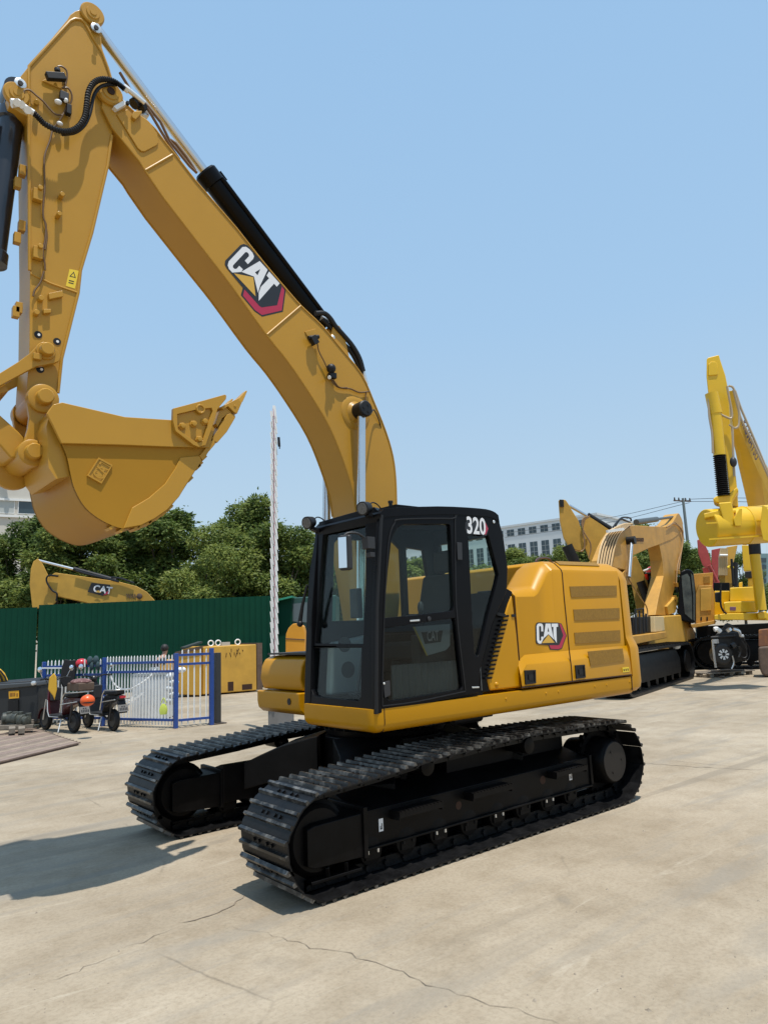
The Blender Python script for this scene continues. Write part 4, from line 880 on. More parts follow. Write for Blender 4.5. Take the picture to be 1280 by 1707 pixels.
# side cutters
sc_ = z2([(860, 686), (990, 652), (1116, 617), (1124, 622), (1122, 640), (1080, 690), (1066, 740), (1046, 800), (1022, 868), (986, 879), (960, 868), (872, 800), (858, 745)])
rc_ = z2([(880, 715), (985, 690), (1050, 684), (1056, 700), (1030, 770), (1008, 845), (985, 858), (968, 850), (882, 790)])
for s in (1, -1):
    m = MB(); ox = xz((HW+.065)*s, xzof(HW+.065, sc_)); hx = xz((HW+.065)*s, xzof(HW+.065, rc_)); m.holes([ox, hx], (0, -.038*s, 0)); m.prism([p+V((0, -.024*s, 0)) for p in hx], (0, -.014*s, 0))
    for u, v in z2([(902, 776), (958, 766), (1012, 754), (985, 842)]): p = on(1, HW+.04, u, v); m.lathe((p.x, (HW+.04)*s, p.z), (0, s, 0), [(0, .034), (.012, .034), (.012, .026), (.035, .024), (.037, .01)], 6)
    for u, v in z2([(995, 690)]): p = on(1, HW+.065, u, v); m.lathe((p.x, (HW+.06)*s, p.z), (0, s, 0), [(0, .045), (.015, .04), (.015, .028), (.004, .027)], 10)
    m.build('side_cutter', YELB, bk, bevel=.006)
# embossed square maker's plate
q4 = YP(HW, z2([(487, 932), (556, 970), (501, 1062), (430, 1022)]))
m = MB(); m.prism(q4, (0, .008, 0)); cq = (q4[0]+q4[2])/2; m.holes([[p+V((0, .008, 0)) for p in q4], [p.lerp(cq, .14)+V((0, .008, 0)) for p in q4]], (0, .008, 0))
uxp = (q4[0]-q4[3]).normalized(); uyp = (q4[3]-q4[2]).normalized()
for k_ in (.009, .013): text_poly(m, "CAT", cq-uxp*.062-uyp*.05, uxp, uyp, .085, (0, k_, 0), off=.02, sx=.62)
m.build('maker_plate', YELB, bk, ang=0)
# ------------------------------------------------------------------ background: fences, gate, trees, buildings
def FP(d, pts): return [F(u, v, d) for u, v in pts]
zE = ZM(4.923, 920, 820); zK = ZM(3.368, 900, 580); zL = ZM(6.564, 1140, 880); zG = ZM(2.37, 0, 720); zS = ZM(5.818, 0, 1080); zF = ZM(4.0, 200, 1060); zq = ZM(2.844, 0, 1000)
def gz(u, d): p = F(u, 1060, d); return V((p.x, p.y, 0))
def hat(v): return V((v.x, v.y, 0))
# green corrugated fence
FD = 27.0
def corrugated(u0, u1, d, h, name, label):
    a, b = gz(u0, d), gz(u1, d); t = (b-a).normalized(); n = V((t.y, -t.x, 0)); L = (b-a).length
    r = thing(name, (a+b)/2, label, 'fence')
    m = MB(); N = int(L/.055); P = []
    for i in range(N+1):
        ph = i % 4; P.append(a+t*(L*i/N)+n*((0, .03, .03, 0)[ph]))
    Q = [p-n*.004 for p in reversed(P)]
    m.loft([[p for p in P]+Q, [p+V((0, 0, h)) for p in P]+[p+V((0, 0, h)) for p in Q]]); m.build('sheet_panel', GRN, r, ang=20)
    m = MB()
    for z in (.3, h*.5, h-.12): m.bar(a-n*.05+V((0, 0, z)), b-n*.05+V((0, 0, z)), .04, .06)
    m.split('rail', GRN, r)
    k = int(L/3)
    for i in range(k+1): p = a+t*(L*i/max(1, k))-n*.12; MB().bar(p, p+V((0, 0, h)), .07, .07).build('post', GRN, r)
    return r
corrugated(63, 462, FD, 3.36, 'sheet_fence', 'tall dark green corrugated metal fence behind the blue railing')
corrugated(-60, 61, FD+.35, 3.30, 'sheet_fence', 'slightly lower dark green corrugated fence section at the left edge')
# green shed and the cab of a parked truck behind the barrier
r = thing('site_shed', gz(470, 28.5), 'green site hut with pale green roof edge behind the white barrier arm', 'shed')
m = MB(); m.prism(FP(28.2, [(452, 1130), (452, 1003), (486, 997), (486, 1130)]), FH*2.2); m.build('wall', GRN, r)
m = MB(); m.prism(FP(27.9, [(444, 1003), (487, 993), (487, 996), (444, 1006)]), FH*3); m.build('roof', mat('pale_green_paint', (.03, .26, .16), .5), r)
r = thing('truck', gz(500, 29), 'dark green truck cab with a grey window beside the green hut', 'truck')
m = MB(); m.prism(FP(28.6, [(487, 1120), (482, 1000), (492, 996), (560, 992), (560, 1120)]), FH*2); m.build('body', mat('truck_green', (.02, .07, .06), .4), r, bevel=.05)
MB().prism(FP(28.55, [(488, 1036), (485, 1007), (512, 1004), (512, 1038)]), FH*.03).build('window', mat('truck_window', (.10, .13, .14), .1), r)
# blue and white railing with gate
BD = 15.75
fr = thing('railing', gz(230, BD), 'low blue railing with white pickets and open gate beside the scooters', 'railing')
def rail_seg(u0, d0, u1, d1, n, h=1.5, gate=False):
    a, b = gz(u0, d0), gz(u1, d1); t = (b-a).normalized()
    for z in ((.17, h-.32, h-.12) if not gate else (.16, h-.28, h-.08)): MB().bar(a+V((0, 0, z)), b+V((0, 0, z)), .05, .05).build('rail', BLU, fr)
    for i in range(n):
        p = a.lerp(b, (i+.5)/n)+V((t.y, -t.x, 0))*.0
        m = MB(); m.bar(p+V((0, 0, .06)), p+V((0, 0, h+.0)), .024, .024); m.lathe(p+V((0, 0, h)), (0, 0, 1), [(0, .016), (.04, .002)], 4); m.build('picket', WHT, fr)
def rpost(u, d, h, wd=.085): p = gz(u, d); MB().bar(p, p+V((0, 0, h)), wd, wd, (1, 0, 0)).build('post', BLU, fr, bevel=.006)
rail_seg(79, 17.4, 172, 16.8, 15, 1.47); rail_seg(178, 16.65, 290, 15.8, 22, 1.52); rail_seg(299, 15.8, 349, 16.1, 5, 1.62, True)
rpost(75.5, 17.4, 1.47); rpost(175, 16.7, 1.53); rpost(294, BD, 1.58); rpost(352.5, 16.1, 1.66)
m = MB(); m.bar(F(64, 1114, 17.3), F(104, 1114, 17.1), .03, .03); tag(m.build('white_tube', WHT), 'short white tube resting on the left end of the railing', 'tube')
r = thing('steel_post', gz(362.5, 16.3), 'dark square steel post with base plate right of the gate', 'post')
p = gz(362.5, 16.3); MB().bar(p, p+V((0, 0, 1.55)), .12, .12, (1, 0, 0)).build('shaft', mat('dark_post', (.03, .032, .035), .5), r, bevel=.006)
MB().box(p+V((0, 0, .012)), (.30, .30, .02)).build('base_plate', mat('plate_brown', (.06, .045, .035), .7), r)
# black jacket, helmets and bag on the railing
m = MB(); a = F(117, 1100, 15.66); 
P = [FP(17.0-.05*k, [(104+6*k*.2, 1146), (100, 1135), (103, 1112), (108, 1099), (118, 1101), (127, 1100), (127, 1118), (123, 1146), (112, 1144)]) for k in (0, 1, 2.4)]
m.loft(P); tag(m.build('jacket', CLOTH, bevel=.02), 'black jacket hung over the left part of the blue railing', 'jacket')
def helmet(c, r_, mt, label, vis=True):
    t = thing('helmet', c, label, 'helmet'); m = MB(); m.ell(c, (r_*1.12, r_, r_*.92), 20, 12); m.build('shell', mt, t)
    m = MB(); m.lathe(c-V((0, 0, r_*.42)), (0, 0, 1), [(0, r_*.86), (.012, r_*1.06), (.03, r_*1.02)], 20); m.build('rim', RUB, t); return t
helmet(F(136, 1106, 16.9), .12, REDH, 'red helmet with white stripe hung on the blue railing')
m = MB(); m.prism(FP(16.76, [(140, 1099), (142, 1099), (142, 1112), (140, 1112)]), FH*.02); st = m.build('stripe', WHT, bpy.data.objects['helmet'])
for k, (u, v) in enumerate(((150, 1102), (160, 1101))):
    m = MB(); m.ell(F(u, v, 16.75), (.07, .07, .11), 10, 8); m.ell(F(u+3, v+9, 16.73), (.05, .05, .10), 10, 8); tag(m.build('glove', mat('teal_cloth_%d' % k, (.03, .06, .07), .9)), ('dark work glove drying on the railing next to the red helmet', 'dark work glove on the railing beside the middle blue post')[k], 'glove')
m = MB(); c = F(272.5, 1180, 15.6)
m.loft([[c+RH*x*s+V((0, 0, z))+FH*y*s for x, y in ((-.075, -.03), (.06, -.04), (.075, .03), (-.07, .04))] for z, s in ((-.14, .9), (-.05, 1.1), (.03, .85), (.08, .45))]); m.tube(smooth([c+RH*-.05+V((0, 0, .09)), c+V((0, 0, .2)), c+RH*.05+V((0, 0, .09))], 5), .012, 6)
tag(m.build('bag', HIVI, bevel=.015), 'neon yellow bag hanging low on the white pickets', 'bag')
# white wrapped tank and clutter behind the railing
r = thing('liquid_tank', gz(249, 17.6), 'white ribbed plastic tank behind the railing pickets', 'tank')
a, b = gz(222, 17.4), gz(277, 17.4); L = (b-a).length; t = (b-a).normalized(); m = MB(); P = []
for i in range(41): P.append(a+t*(L*i/40)+FH*(.02*(i % 4 in (1, 2))))
P += [b+FH*.9, a+FH*.9]; m.loft([[p+V((0, 0, z)) for p in P] for z in (.03, 1.03)]); m.build('container', PLS, r, ang=20)
m = MB(); m.prism([p+V((0, 0, 1.04)) for p in (a, b, b+FH*.9, a+FH*.9)], (0, 0, .06)); m.cyl(a.lerp(b, .5)+FH*.4+V((0, 0, 1.1)), a.lerp(b, .5)+FH*.4+V((0, 0, 1.22)), .12); m.build('lid', mat('grey_lid', (.30, .33, .33), .6), r)
m = MB(); m.tube(smooth([F(182, 1120, 16.9), F(190, 1140, 16.9), F(205, 1150, 16.9), F(222, 1147, 16.6), F(250, 1128, 16.7), F(262, 1112, 16.8)], 6), .018, 6); tag(m.build('hose', WHT), 'white hose draped behind the pickets in front of the plastic tank', 'hose')
m = MB(); m.bar(F(204, 1172, 16.6), F(228, 1160, 16.7), .10, .06); m.bar(F(205, 1182, 16.5), F(240, 1154, 16.7), .05, .04); tag(m.build('plank', WHT), 'white plank leaning behind the pickets left of the tank', 'plank')
m = MB()
for k in range(5): m.ell(F(286+3*(k % 2), 1128+10*k, 17.2), (.14, .13, .10), 10, 7)
tag(m.build('plastic_sack', PLS, bevel=.01), 'crumpled clear plastic sack beside the white tank', 'sack')
m = MB(); c = F(301, 1117, 17); m.lathe(c-RH*.12, RH, [(0, .03), (.01, .06), (.2, .06), (.24, .03)], 12); tag(m.build('bottle', WHT), 'white bottle seen between the gate pickets', 'bottle')
# yellow drum-like machine part
m = MB(); c = gz(281, 19.5); m.lathe(c, (0, 0, 1), [(0, .25), (.05, .27), (1.15, .27), (1.30, .22), (1.36, .10)], 18); tag(m.build('barrel', YELT), 'pale yellow round-topped drum beside the worker behind the railing', 'barrel')
# yellow steel tank
T0, T1 = G(338, 1161), G(434, 1153); tdir = (T1-T0).normalized(); tn = V((-tdir.y, tdir.x, 0)); tn = tn if tn.dot(FH) > 0 else -tn
r = thing('steel_bin', (T0+T1)/2, 'large yellow steel bin with fork pockets and lifting rings on top', 'bin')
m = MB(); m.loft([[T0+tdir*x+tn*y+V((0, 0, z)) for x, y in ((0, 0), (1.88, 0), (1.88, 2.4), (0, 2.4))] for z in (.05, 1.60)]); m.build('body', YELO, r, bevel=.03)
m = MB(); m.bb(0, .01, 0, .01, 0, .01)
MB().loft([[T0+tdir*x+tn*y+V((0, 0, z)) for x, y in ((1.90, .02), (2.10, .02), (2.10, 2.3), (1.90, 2.3))] for z in (.06, 1.64)]).build('end_plate', RUSD, r)
for x in (.30, .85, 1.35):
    w_ = .2 if x < 1.3 else .36; MB().loft([[T0+tdir*(x+q)-tn*.004+V((0, 0, z)) for q, z in ((0, .10), (w_, .10), (w_, .40 if x < 1.3 else .28), (0, .40 if x < 1.3 else .28))], [T0+tdir*(x+q)+tn*.002+V((0, 0, z)) for q, z in ((0, .10), (w_, .10), (w_, .40 if x < 1.3 else .28), (0, .40 if x < 1.3 else .28))]]).build('fork_pocket', SEAM, r)
for x, y in ((.35, .25), (.62, .3), (1.35, .4)):
    c = T0+tdir*x+tn*y+V((0, 0, 1.70)); m = MB(); m.tube([c+tdir*.09*cos(k*pi/8)+V((0, 0, .09*sin(k*pi/8))) for k in range(17)], .022, 8); m.build('lifting_ring', WHT, r)
m = MB(); m.bar(T0+tdir*.7+tn*.25+V((0, 0, 1.66)), T0+tdir*1.0+tn*.3+V((0, 0, 1.66)), .16, .12); tag(m.build('metal_offcut', mat('bare_steel', (.42, .40, .37), .5)), 'pale metal offcut lying on top of the yellow bin', 'scrap')
m = MB(); rnd = random.Random(5)
for k in range(9):
    x = .8+rnd.random()*.6; z = 1.32+rnd.random()*.18; m.tube([T0+tdir*x-tn*.003+V((0, 0, z)), T0+tdir*(x+.04*rnd.uniform(-1, 1))-tn*.003+V((0, 0, z-.12*rnd.random()-.03))], .012, 5)
m.build('scratch_mark', SEAM, r)
m = MB(); m.bar(T0+tdir*-.5+tn*.6+V((0, 0, 1.58)), T0+tdir*.1+tn*.6+V((0, 0, 1.75)), .5, .06); tag(m.build('tarpaulin', mat('dark_tarp', (.03, .04, .035), .7)), 'dark folded tarpaulin on the left corner of the yellow bin', 'tarpaulin')
r = thing('steel_bin', gz(318, 24), 'second yellow bin with lower rim, behind the gate pickets', 'bin')
m = MB(); m.prism(FP(23.8, [(291, 1158), (293, 1089), (334, 1080), (334, 1160)]), FH*1.2); m.build('body', YELO, r, bevel=.03); m = MB(); m.prism(FP(23.75, [(290, 1092), (292, 1087), (335, 1077), (335, 1082)]), FH*1.3); m.build('rim', RUSD, r)
# barrier gate: cabinet and raised folding arm
gp = gz(468, 15.0)
r = thing('barrier_gate', gp, 'raised white folding barrier arm on an orange cabinet with grey plinth', 'barrier')
MB().prism([hat(p) for p in FP(14.75, [(447, 1200), (488, 1200)])]+[hat(p) for p in FP(15.35, [(490, 1200), (449, 1200)])], (0, 0, .95)).build('plinth', CONC, r, bevel=.01)
MB().prism([hat(p)+V((0, 0, .955)) for p in FP(14.72, [(446, 1200), (510, 1200)])]+[hat(p)+V((0, 0, .955)) for p in FP(15.38, [(510, 1200), (448, 1200)])], (0, 0, .05)).build('mounting_plate', PLA, r)
cs = FP(14.9, [(476, 1130), (476, 1064), (477, 1056), (481, 1047), (488, 1040), (498, 1039), (505, 1044), (508, 1056), (508, 1130)])
MB().prism(cs, FH*.38).build('cabinet', ORG_, r, bevel=.015); MB().prism(FP(14.89, [(476, 1064), (508, 1066), (508, 1067.5), (476, 1065.5)]), FH*.02).build('door_gap', RUSD, r)
m = MB(); base = F(457, 1110, 14.6); MB().bar(F(459, 1130, 14.62), F(456.5, 676, 14.62), .05, .03, FH).build('arm_rail', WHT, r)
for k in range(24):
    t = k/23
    for c_, (ox, ph) in enumerate(((-4.4, 0), (3.4, .45))):
        vy = 1100-(k+ph)*17.6+4; ux_ = 457.5+1.6*t*0-1.2*t+ox*(1-.25*t)
        a = F(ux_-1.2, vy-14, 14.58-.03*c_); b = F(ux_+2.0, vy+14, 14.58-.03*c_)
        q = MB(); q.bar(a, b, .042, .030, FH); q.build('slat', WHT, r)
        if c_ == 1:
            q = MB(); q.bar(a.lerp(b, .15)-FH*.018-RH*.034, a.lerp(b, .75)-FH*.018-RH*.034, .008, .006, FH); q.build('reflector', RED, r)
q = MB(); q.bar(F(464.5, 729, 14.5), F(465.5, 744, 14.5), .05, .05); q.cyl(F(466, 744, 14.5), F(466, 748, 14.5), .012, mi=0); q.build('latch_hook', RUB, r)
# ---- trees
LEAF = bpy.data.materials.new('tree_leaves'); LEAF.use_nodes = True
_t = LEAF.node_tree; _b = _t.nodes['Principled BSDF']; _b.inputs['Roughness'].default_value = .55; _b.inputs['Specular IOR Level'].default_value = .3
_g = _t.nodes.new('ShaderNodeNewGeometry'); _n = _t.nodes.new('ShaderNodeTexNoise'); _n.inputs['Scale'].default_value = 1.1; _n.inputs['Detail'].default_value = 3
_tc = _t.nodes.new('ShaderNodeTexCoord'); _t.links.new(_tc.outputs['Object'], _n.inputs['Vector'])
_a = _t.nodes.new('ShaderNodeMath'); _a.operation = 'MULTIPLY_ADD'; _a.inputs[1].default_value = .45; _t.links.new(_g.outputs['Random Per Island'], _a.inputs[0]); _t.links.new(_n.outputs['Fac'], _a.inputs[2])
_r = _t.nodes.new('ShaderNodeValToRGB'); _e = _r.color_ramp.elements; _e[0].position = .35; _e[0].color = (.045, .082, .016, 1); _e[1].position = 1.0; _e[1].color = (.26, .30, .07, 1)
_m = _e.new(.65); _m.color = (.115, .17, .037, 1)
_oi = _t.nodes.new('ShaderNodeObjectInfo'); _av = _t.nodes.new('ShaderNodeMath'); _av.operation = 'MULTIPLY_ADD'; _av.inputs[1].default_value = .34; _t.links.new(_oi.outputs['Random'], _av.inputs[0]); _as = _t.nodes.new('ShaderNodeMath'); _as.operation = 'SUBTRACT'; _as.inputs[1].default_value = .17; _t.links.new(_a.outputs[0], _as.inputs[0]); _t.links.new(_as.outputs[0], _av.inputs[2])
_t.links.new(_av.outputs[0], _r.inputs[0]); _t.links.new(_r.outputs[0], _b.inputs['Base Color'])
_tr = _t.nodes.new('ShaderNodeBsdfTranslucent'); _t.links.new(_r.outputs[0], _tr.inputs[0]); _mx = _t.nodes.new('ShaderNodeMixShader'); _mx.inputs[0].default_value = .4
_o = _t.nodes['Material Output']; _t.links.new(_b.outputs[0], _mx.inputs[1]); _t.links.new(_tr.outputs[0], _mx.inputs[2]); _t.links.new(_mx.outputs[0], _o.inputs[0])
BARK = mat('tree_bark', (.09, .07, .05), .9, var=.3, vscale=6, bump=.4)
def tree_meshes(seed, H, R, nleaf, ls=.21):
    rnd = random.Random(seed); m = MB(); blobs = []
    for k in range(22):
        th = rnd.uniform(0, 2*pi); zz = rnd.uniform(.30, .93); rad = R*sqrt(max(.05, 1-((zz-.52)/.5)**2))*rnd.uniform(.25, .85)
        blobs.append((V((rad*cos(th), rad*sin(th), H*zz)), rnd.uniform(.22, .40)*R*(1.15-.45*zz)))
    blobs.append((V((0, 0, H*.92)), .2*R)); tot = sum(b[1]**2 for b in blobs)
    for c, br in blobs:
        for _ in range(int(nleaf*br*br/tot)):
            d = V((rnd.gauss(0, 1), rnd.gauss(0, 1), rnd.gauss(.25, 1))).normalized()
            p = c+V((d.x, d.y, d.z*.72))*br*rnd.uniform(.62, 1.10)
            if rnd.random() < .06: p += d*rnd.uniform(.1, .35)
            t = (V((rnd.gauss(0, 1), rnd.gauss(0, 1), rnd.gauss(-.35, .5)))+d*.7).normalized(); s = t.cross(d+V((rnd.gauss(0, .4), rnd.gauss(0, .4), .4))).normalized(); s_ = ls*rnd.uniform(.6, 1.25)
            n = t.cross(s)
            m.add([p, p+t*s_*.45+s*s_*.26+n*.03, p+t*s_, p+t*s_*.45-s*s_*.26+n*.03], [(0, 1, 2, 3)])
    tr = MB(); tp = [V((0, 0, 0)), V((.08, .03, H*.25)), V((.0, .08, H*.5)), V((.05, 0, H*.8))]
    tr.tube(smooth(tp, 4), .2, 8, rf=lambda i: .16*(1-.065*i)*H/8)
    for c, br in blobs[:12]:
        a = V((.03, .04, H*rnd.uniform(.22, .5))); tr.tube(smooth([a, a.lerp(c, .5)+V((0, 0, -.2)), c], 3), .05, 5, rf=lambda i: .055*(1-.11*i)*H/8)
    return m, tr
TREES = {}
def plant(key, u, d, H, label, group, rot=0.0, sw=1.0, name='broadleaf_tree'):
    p = gz(u, d); base = {'a': (11, 8, 3.0, 19000), 'b': (23, 8, 2.6, 17000), 'c': (37, 8, 3.4, 21000)}[key]
    r = thing(name, p, label, 'tree', group); s = H/8.0; r.scale = (s*sw, s*sw, s); r.rotation_euler = (0, 0, rot)
    if key not in TREES:
        m, tr = tree_meshes(*base); 
        lo = m.build('crown', LEAF, None, ang=0, recalc=False); to = tr.build('trunk', BARK, None); TREES[key] = (lo.data, to.data); lo.parent = r; to.parent = r
    else:
        for nm, me in zip(('crown', 'trunk'), TREES[key]):
            o = bpy.data.objects.new(nm, me); COL.objects.link(o); o.parent = r
def htop(u, v, d): return F(u, v, d).z
TG = 'trees beyond the green fence'
for key, u, v, d, rot, sw, lab in (
    ('c', -45, 872, 34, .3, 1.0, 'leafy green tree cut by the left edge, behind the green fence'),
    ('a', 30, 862, 36, 2.2, 1.0, 'bushy green tree below the pale office block at far left'),
    ('b', 95, 872, 33, 4.0, 1.15, 'rounded green tree directly under the big bucket'),
    ('c', 165, 880, 35, 1.2, 1.0, 'dense tree above the parked digger boom behind the fence'),
    ('a', 225, 862, 37, 5.2, 1.05, 'tree right of the big bucket bottom behind the green fence'),
    ('b', 285, 845, 36, .7, 1.15, 'spreading tree between bucket and tallest tree of the fence row'),
    ('c', 345, 872, 33, 3.3, .9, 'lower dark tree in front of the tallest tree of the row'),
    ('a', 400, 832, 37, 1.9, .92, 'tallest tree of the row, just left of the white barrier arm'),
    ('b', 462, 866, 34, 5.6, 1.05, 'tree directly behind the white barrier arm'),
    ('c', 515, 884, 36, 2.6, .9, 'tree half hidden by the front of the black cab'),
    ('a', 590, 905, 38, 4.4, 1.0, 'tree seen through the windscreen of the black cab')):
    plant(key, u, d, htop(u, v, d), lab, TG, rot, sw)
TG2 = 'trees in front of the white office block'
for key, u, v, d, rot, sw, lab in (
    ('b', 700, 928, 62, .2, 1.6, 'tree seen through the side door window of the cab'),
    ('c', 775, 940, 64, 2.0, 1.5, 'tree seen through the rear quarter window of the cab'),
    ('a', 855, 918, 62, 1.0, 1.3, 'low bright green tree between cab roof and yellow hood'),
    ('b', 893, 924, 60, 3.0, 1.4, 'low tree in front of the tall office windows'),
    ('c', 948, 906, 58, 4.1, 1.0, 'dark tree left of the upright yellow digger arm'),
    ('a', 1020, 874, 58, 5.0, 1.0, 'tree behind the bundled hoses of the second digger'),
    ('c', 1085, 868, 60, 2.4, 1.0, 'tree above the horizontal boom of the second digger'),
    ('b', 1135, 900, 56, 1.4, 1.15, 'dark tree left of the red machine arm'),
    ('a', 1180, 912, 60, 3.7, 1.1, 'tree behind the red machine arm'),
    ('c', 1245, 920, 58, .9, 1.0, 'tree behind the bright yellow digger at the right edge')):
    plant(key, u, d, htop(u, v, d), lab, TG2, rot, sw)
# ---- office block on the right
WALL = mat('white_tile_wall', (.60, .63, .64), .6, var=.04, vscale=.5); WIN = mat('office_window_glass', (.035, .055, .065), .12, var=.3, vscale=.25, spec=.7); WFR = mat('window_frame', (.30, .33, .34), .5)
P0 = F(930, 864, 104.4); P0g = V((P0.x, P0.y, 0)); fd = (RH*-.76+FH*.65).normalized(); fn = V((-fd.y, fd.x, 0)); fn = fn if fn.dot(FH) < 0 else -fn
r = thing('office_block', P0g, 'white tiled office block with rows of dark windows behind the excavator', 'building')
zr_ = P0.z
MB().prism([P0g+fd*-6, P0g+fd*64, P0g+fd*64-fn*16, P0g+fd*-6-fn*16], (0, 0, zr_-.3)).build('wall', WALL, r)
MB().prism([P0g+fd*-6.15+fn*.15+V((0, 0, zr_-.3)), P0g+fd*64.2+fn*.15+V((0, 0, zr_-.3)), P0g+fd*64.2-fn*16.2+V((0, 0, zr_-.3)), P0g+fd*-6.15-fn*16.2+V((0, 0, zr_-.3))], (0, 0, .3)).build('parapet', WALL, r)
def swin(s, z0, z1, w_=1.25):
    a = P0g+fd*(s-w_/2); b = P0g+fd*(s+w_/2)
    q = MB(); q.prism([a+fn*.02+V((0, 0, z0)), b+fn*.02+V((0, 0, z0)), b+fn*.02+V((0, 0, z1)), a+fn*.02+V((0, 0, z1))], -fn*.06); o = q.build('window', WIN, r)
    q = MB(); nz = max(2, int((z1-z0)/.7)); 
    for k in range(1, nz): z = z0+(z1-z0)*k/nz; q.bar(a+fn*.03+V((0, 0, z)), b+fn*.03+V((0, 0, z)), .03, .06)
    q.bar((a+b)/2+fn*.03+V((0, 0, z0)), (a+b)/2+fn*.03+V((0, 0, z1)), .06, .03, fn); q.build('frame', WFR, o)
def sof(u, v): p = W_(u, v, P0g, fn); return (p-P0g).dot(fd), p.z
s0, ztop = sof(887.3, 878); s1, _ = sof(868.7, 881); sp = abs(s1-s0)
ztl = sof(887, 889)[1]; zl1 = sof(873, 905)[1]; zl0 = sof(873, 932)[1]
for k in range(-7, 20):
    s = s0+k*sp*1.0
    if s < -5 or s > 63: continue
    swin(s, ztl, ztop); swin(s, zl0-.6, zl1)
    if k % 2 == 0: swin(s, 2.2, 4.6, 1.5)
# ---- pale block on the left
LW = mat('beige_rendered_wall', (.52, .49, .43), .8, var=.05, vscale=.3); WBAND = mat('white_trim', (.68, .68, .66), .6)
r = thing('office_block', gz(20, 90), 'beige building with a strip of windows behind the trees at far left', 'building')
A_ = gz(-160, 84); B_ = gz(92, 92); t = (B_-A_).normalized(); n = V((t.y, -t.x, 0)); n = n if n.dot(FH) < 0 else -n
zt_ = F(20, 796, 90).z; z0_ = F(20, 858, 90).z; z1_ = F(20, 836, 90).z; L = (B_-A_).length
MB().prism([A_, B_, B_-n*14, A_-n*14], (0, 0, zt_)).build('wall', LW, r)
for z in (z0_-.35, z1_+.05): MB().bar(A_+n*.12+V((0, 0, z)), B_+n*.12+V((0, 0, z)), .3, .28).build('ledge', WBAND, r)
k = 0; s = .4
while s < L-2:
    w_ = 2.7 if k % 2 == 0 else 2.0; a = A_+t*s+n*.03; b = A_+t*(s+w_)+n*.03
    q = MB(); q.prism([a+V((0, 0, z0_)), b+V((0, 0, z0_)), b+V((0, 0, z1_)), a+V((0, 0, z1_))], -n*.05); o = q.build('window', WIN if k % 2 == 0 else mat('blind_%d' % k, (.40, .42, .40), .5), r)
    q = MB(); q.holes([[p+n*.02 for p in (a+V((0, 0, z0_)), b+V((0, 0, z0_)), b+V((0, 0, z1_)), a+V((0, 0, z1_)))], [p.lerp((a+b)/2+V((0, 0, (z0_+z1_)/2)), .08)+n*.02 for p in (a+V((0, 0, z0_)), b+V((0, 0, z0_)), b+V((0, 0, z1_)), a+V((0, 0, z1_)))]], n*.03); q.build('frame', WBAND, o)
    s += w_+.35; k += 1
r = thing('roof_sign', F(4, 795, 88), 'blue framed letter of a roof sign above the beige building', 'sign')
BL = mat('sign_blue', (.02, .20, .62), .5)
for a, b in (((-6, 796), (8, 752)), ((-8, 780), (14, 781)), ((8, 752), (16, 796)), ((0, 757), (8, 762))): MB().bar(F(*a, 88), F(*b, 88), .45, .25).build('letter_stroke', BL, r)
# utility pole and wires
pp = gz(1163.5, 62); zt_ = F(1151, 830, 62).z
r = thing('utility_pole', pp, 'tall grey utility pole with wires above the machines at right', 'pole')
m = MB(); m.cyl(pp, pp+V((0, 0, zt_)), .17, .11, 10); m.build('pole', mat('pole_concrete', (.16, .19, .19), .8), r)
wd_ = (RH*.9+FH*.4).normalized(); m = MB(); m.bar(pp+V((0, 0, zt_-.25))-wd_*1.1, pp+V((0, 0, zt_-.25))+wd_*.9, .10, .10); m.build('cross_arm', RUSD, r)
for x in (-1.0, -.5, .3, .8): m = MB(); m.lathe(pp+V((0, 0, zt_-.2))+wd_*x, (0, 0, 1), [(0, .05), (.08, .09), (.12, .05), (.2, .07), (.25, .02)], 8); m.build('insulator', PLA, r)
for k, (a, b, c) in enumerate((((1151, 833, 62), (1000, 866, 70), (842, 889, 84)), ((1149, 838, 62), (1000, 874, 70), (842, 896, 84)), ((1151, 832, 62), (1220, 830, 58), (1320, 832, 54)), ((1151, 836, 62), (1220, 836, 58), (1320, 839, 54)))):
    m = MB(); m.tube(smooth([F(*a), F(*b), F(*c)], 8), .022, 5); m.build('wire', PLA, r)
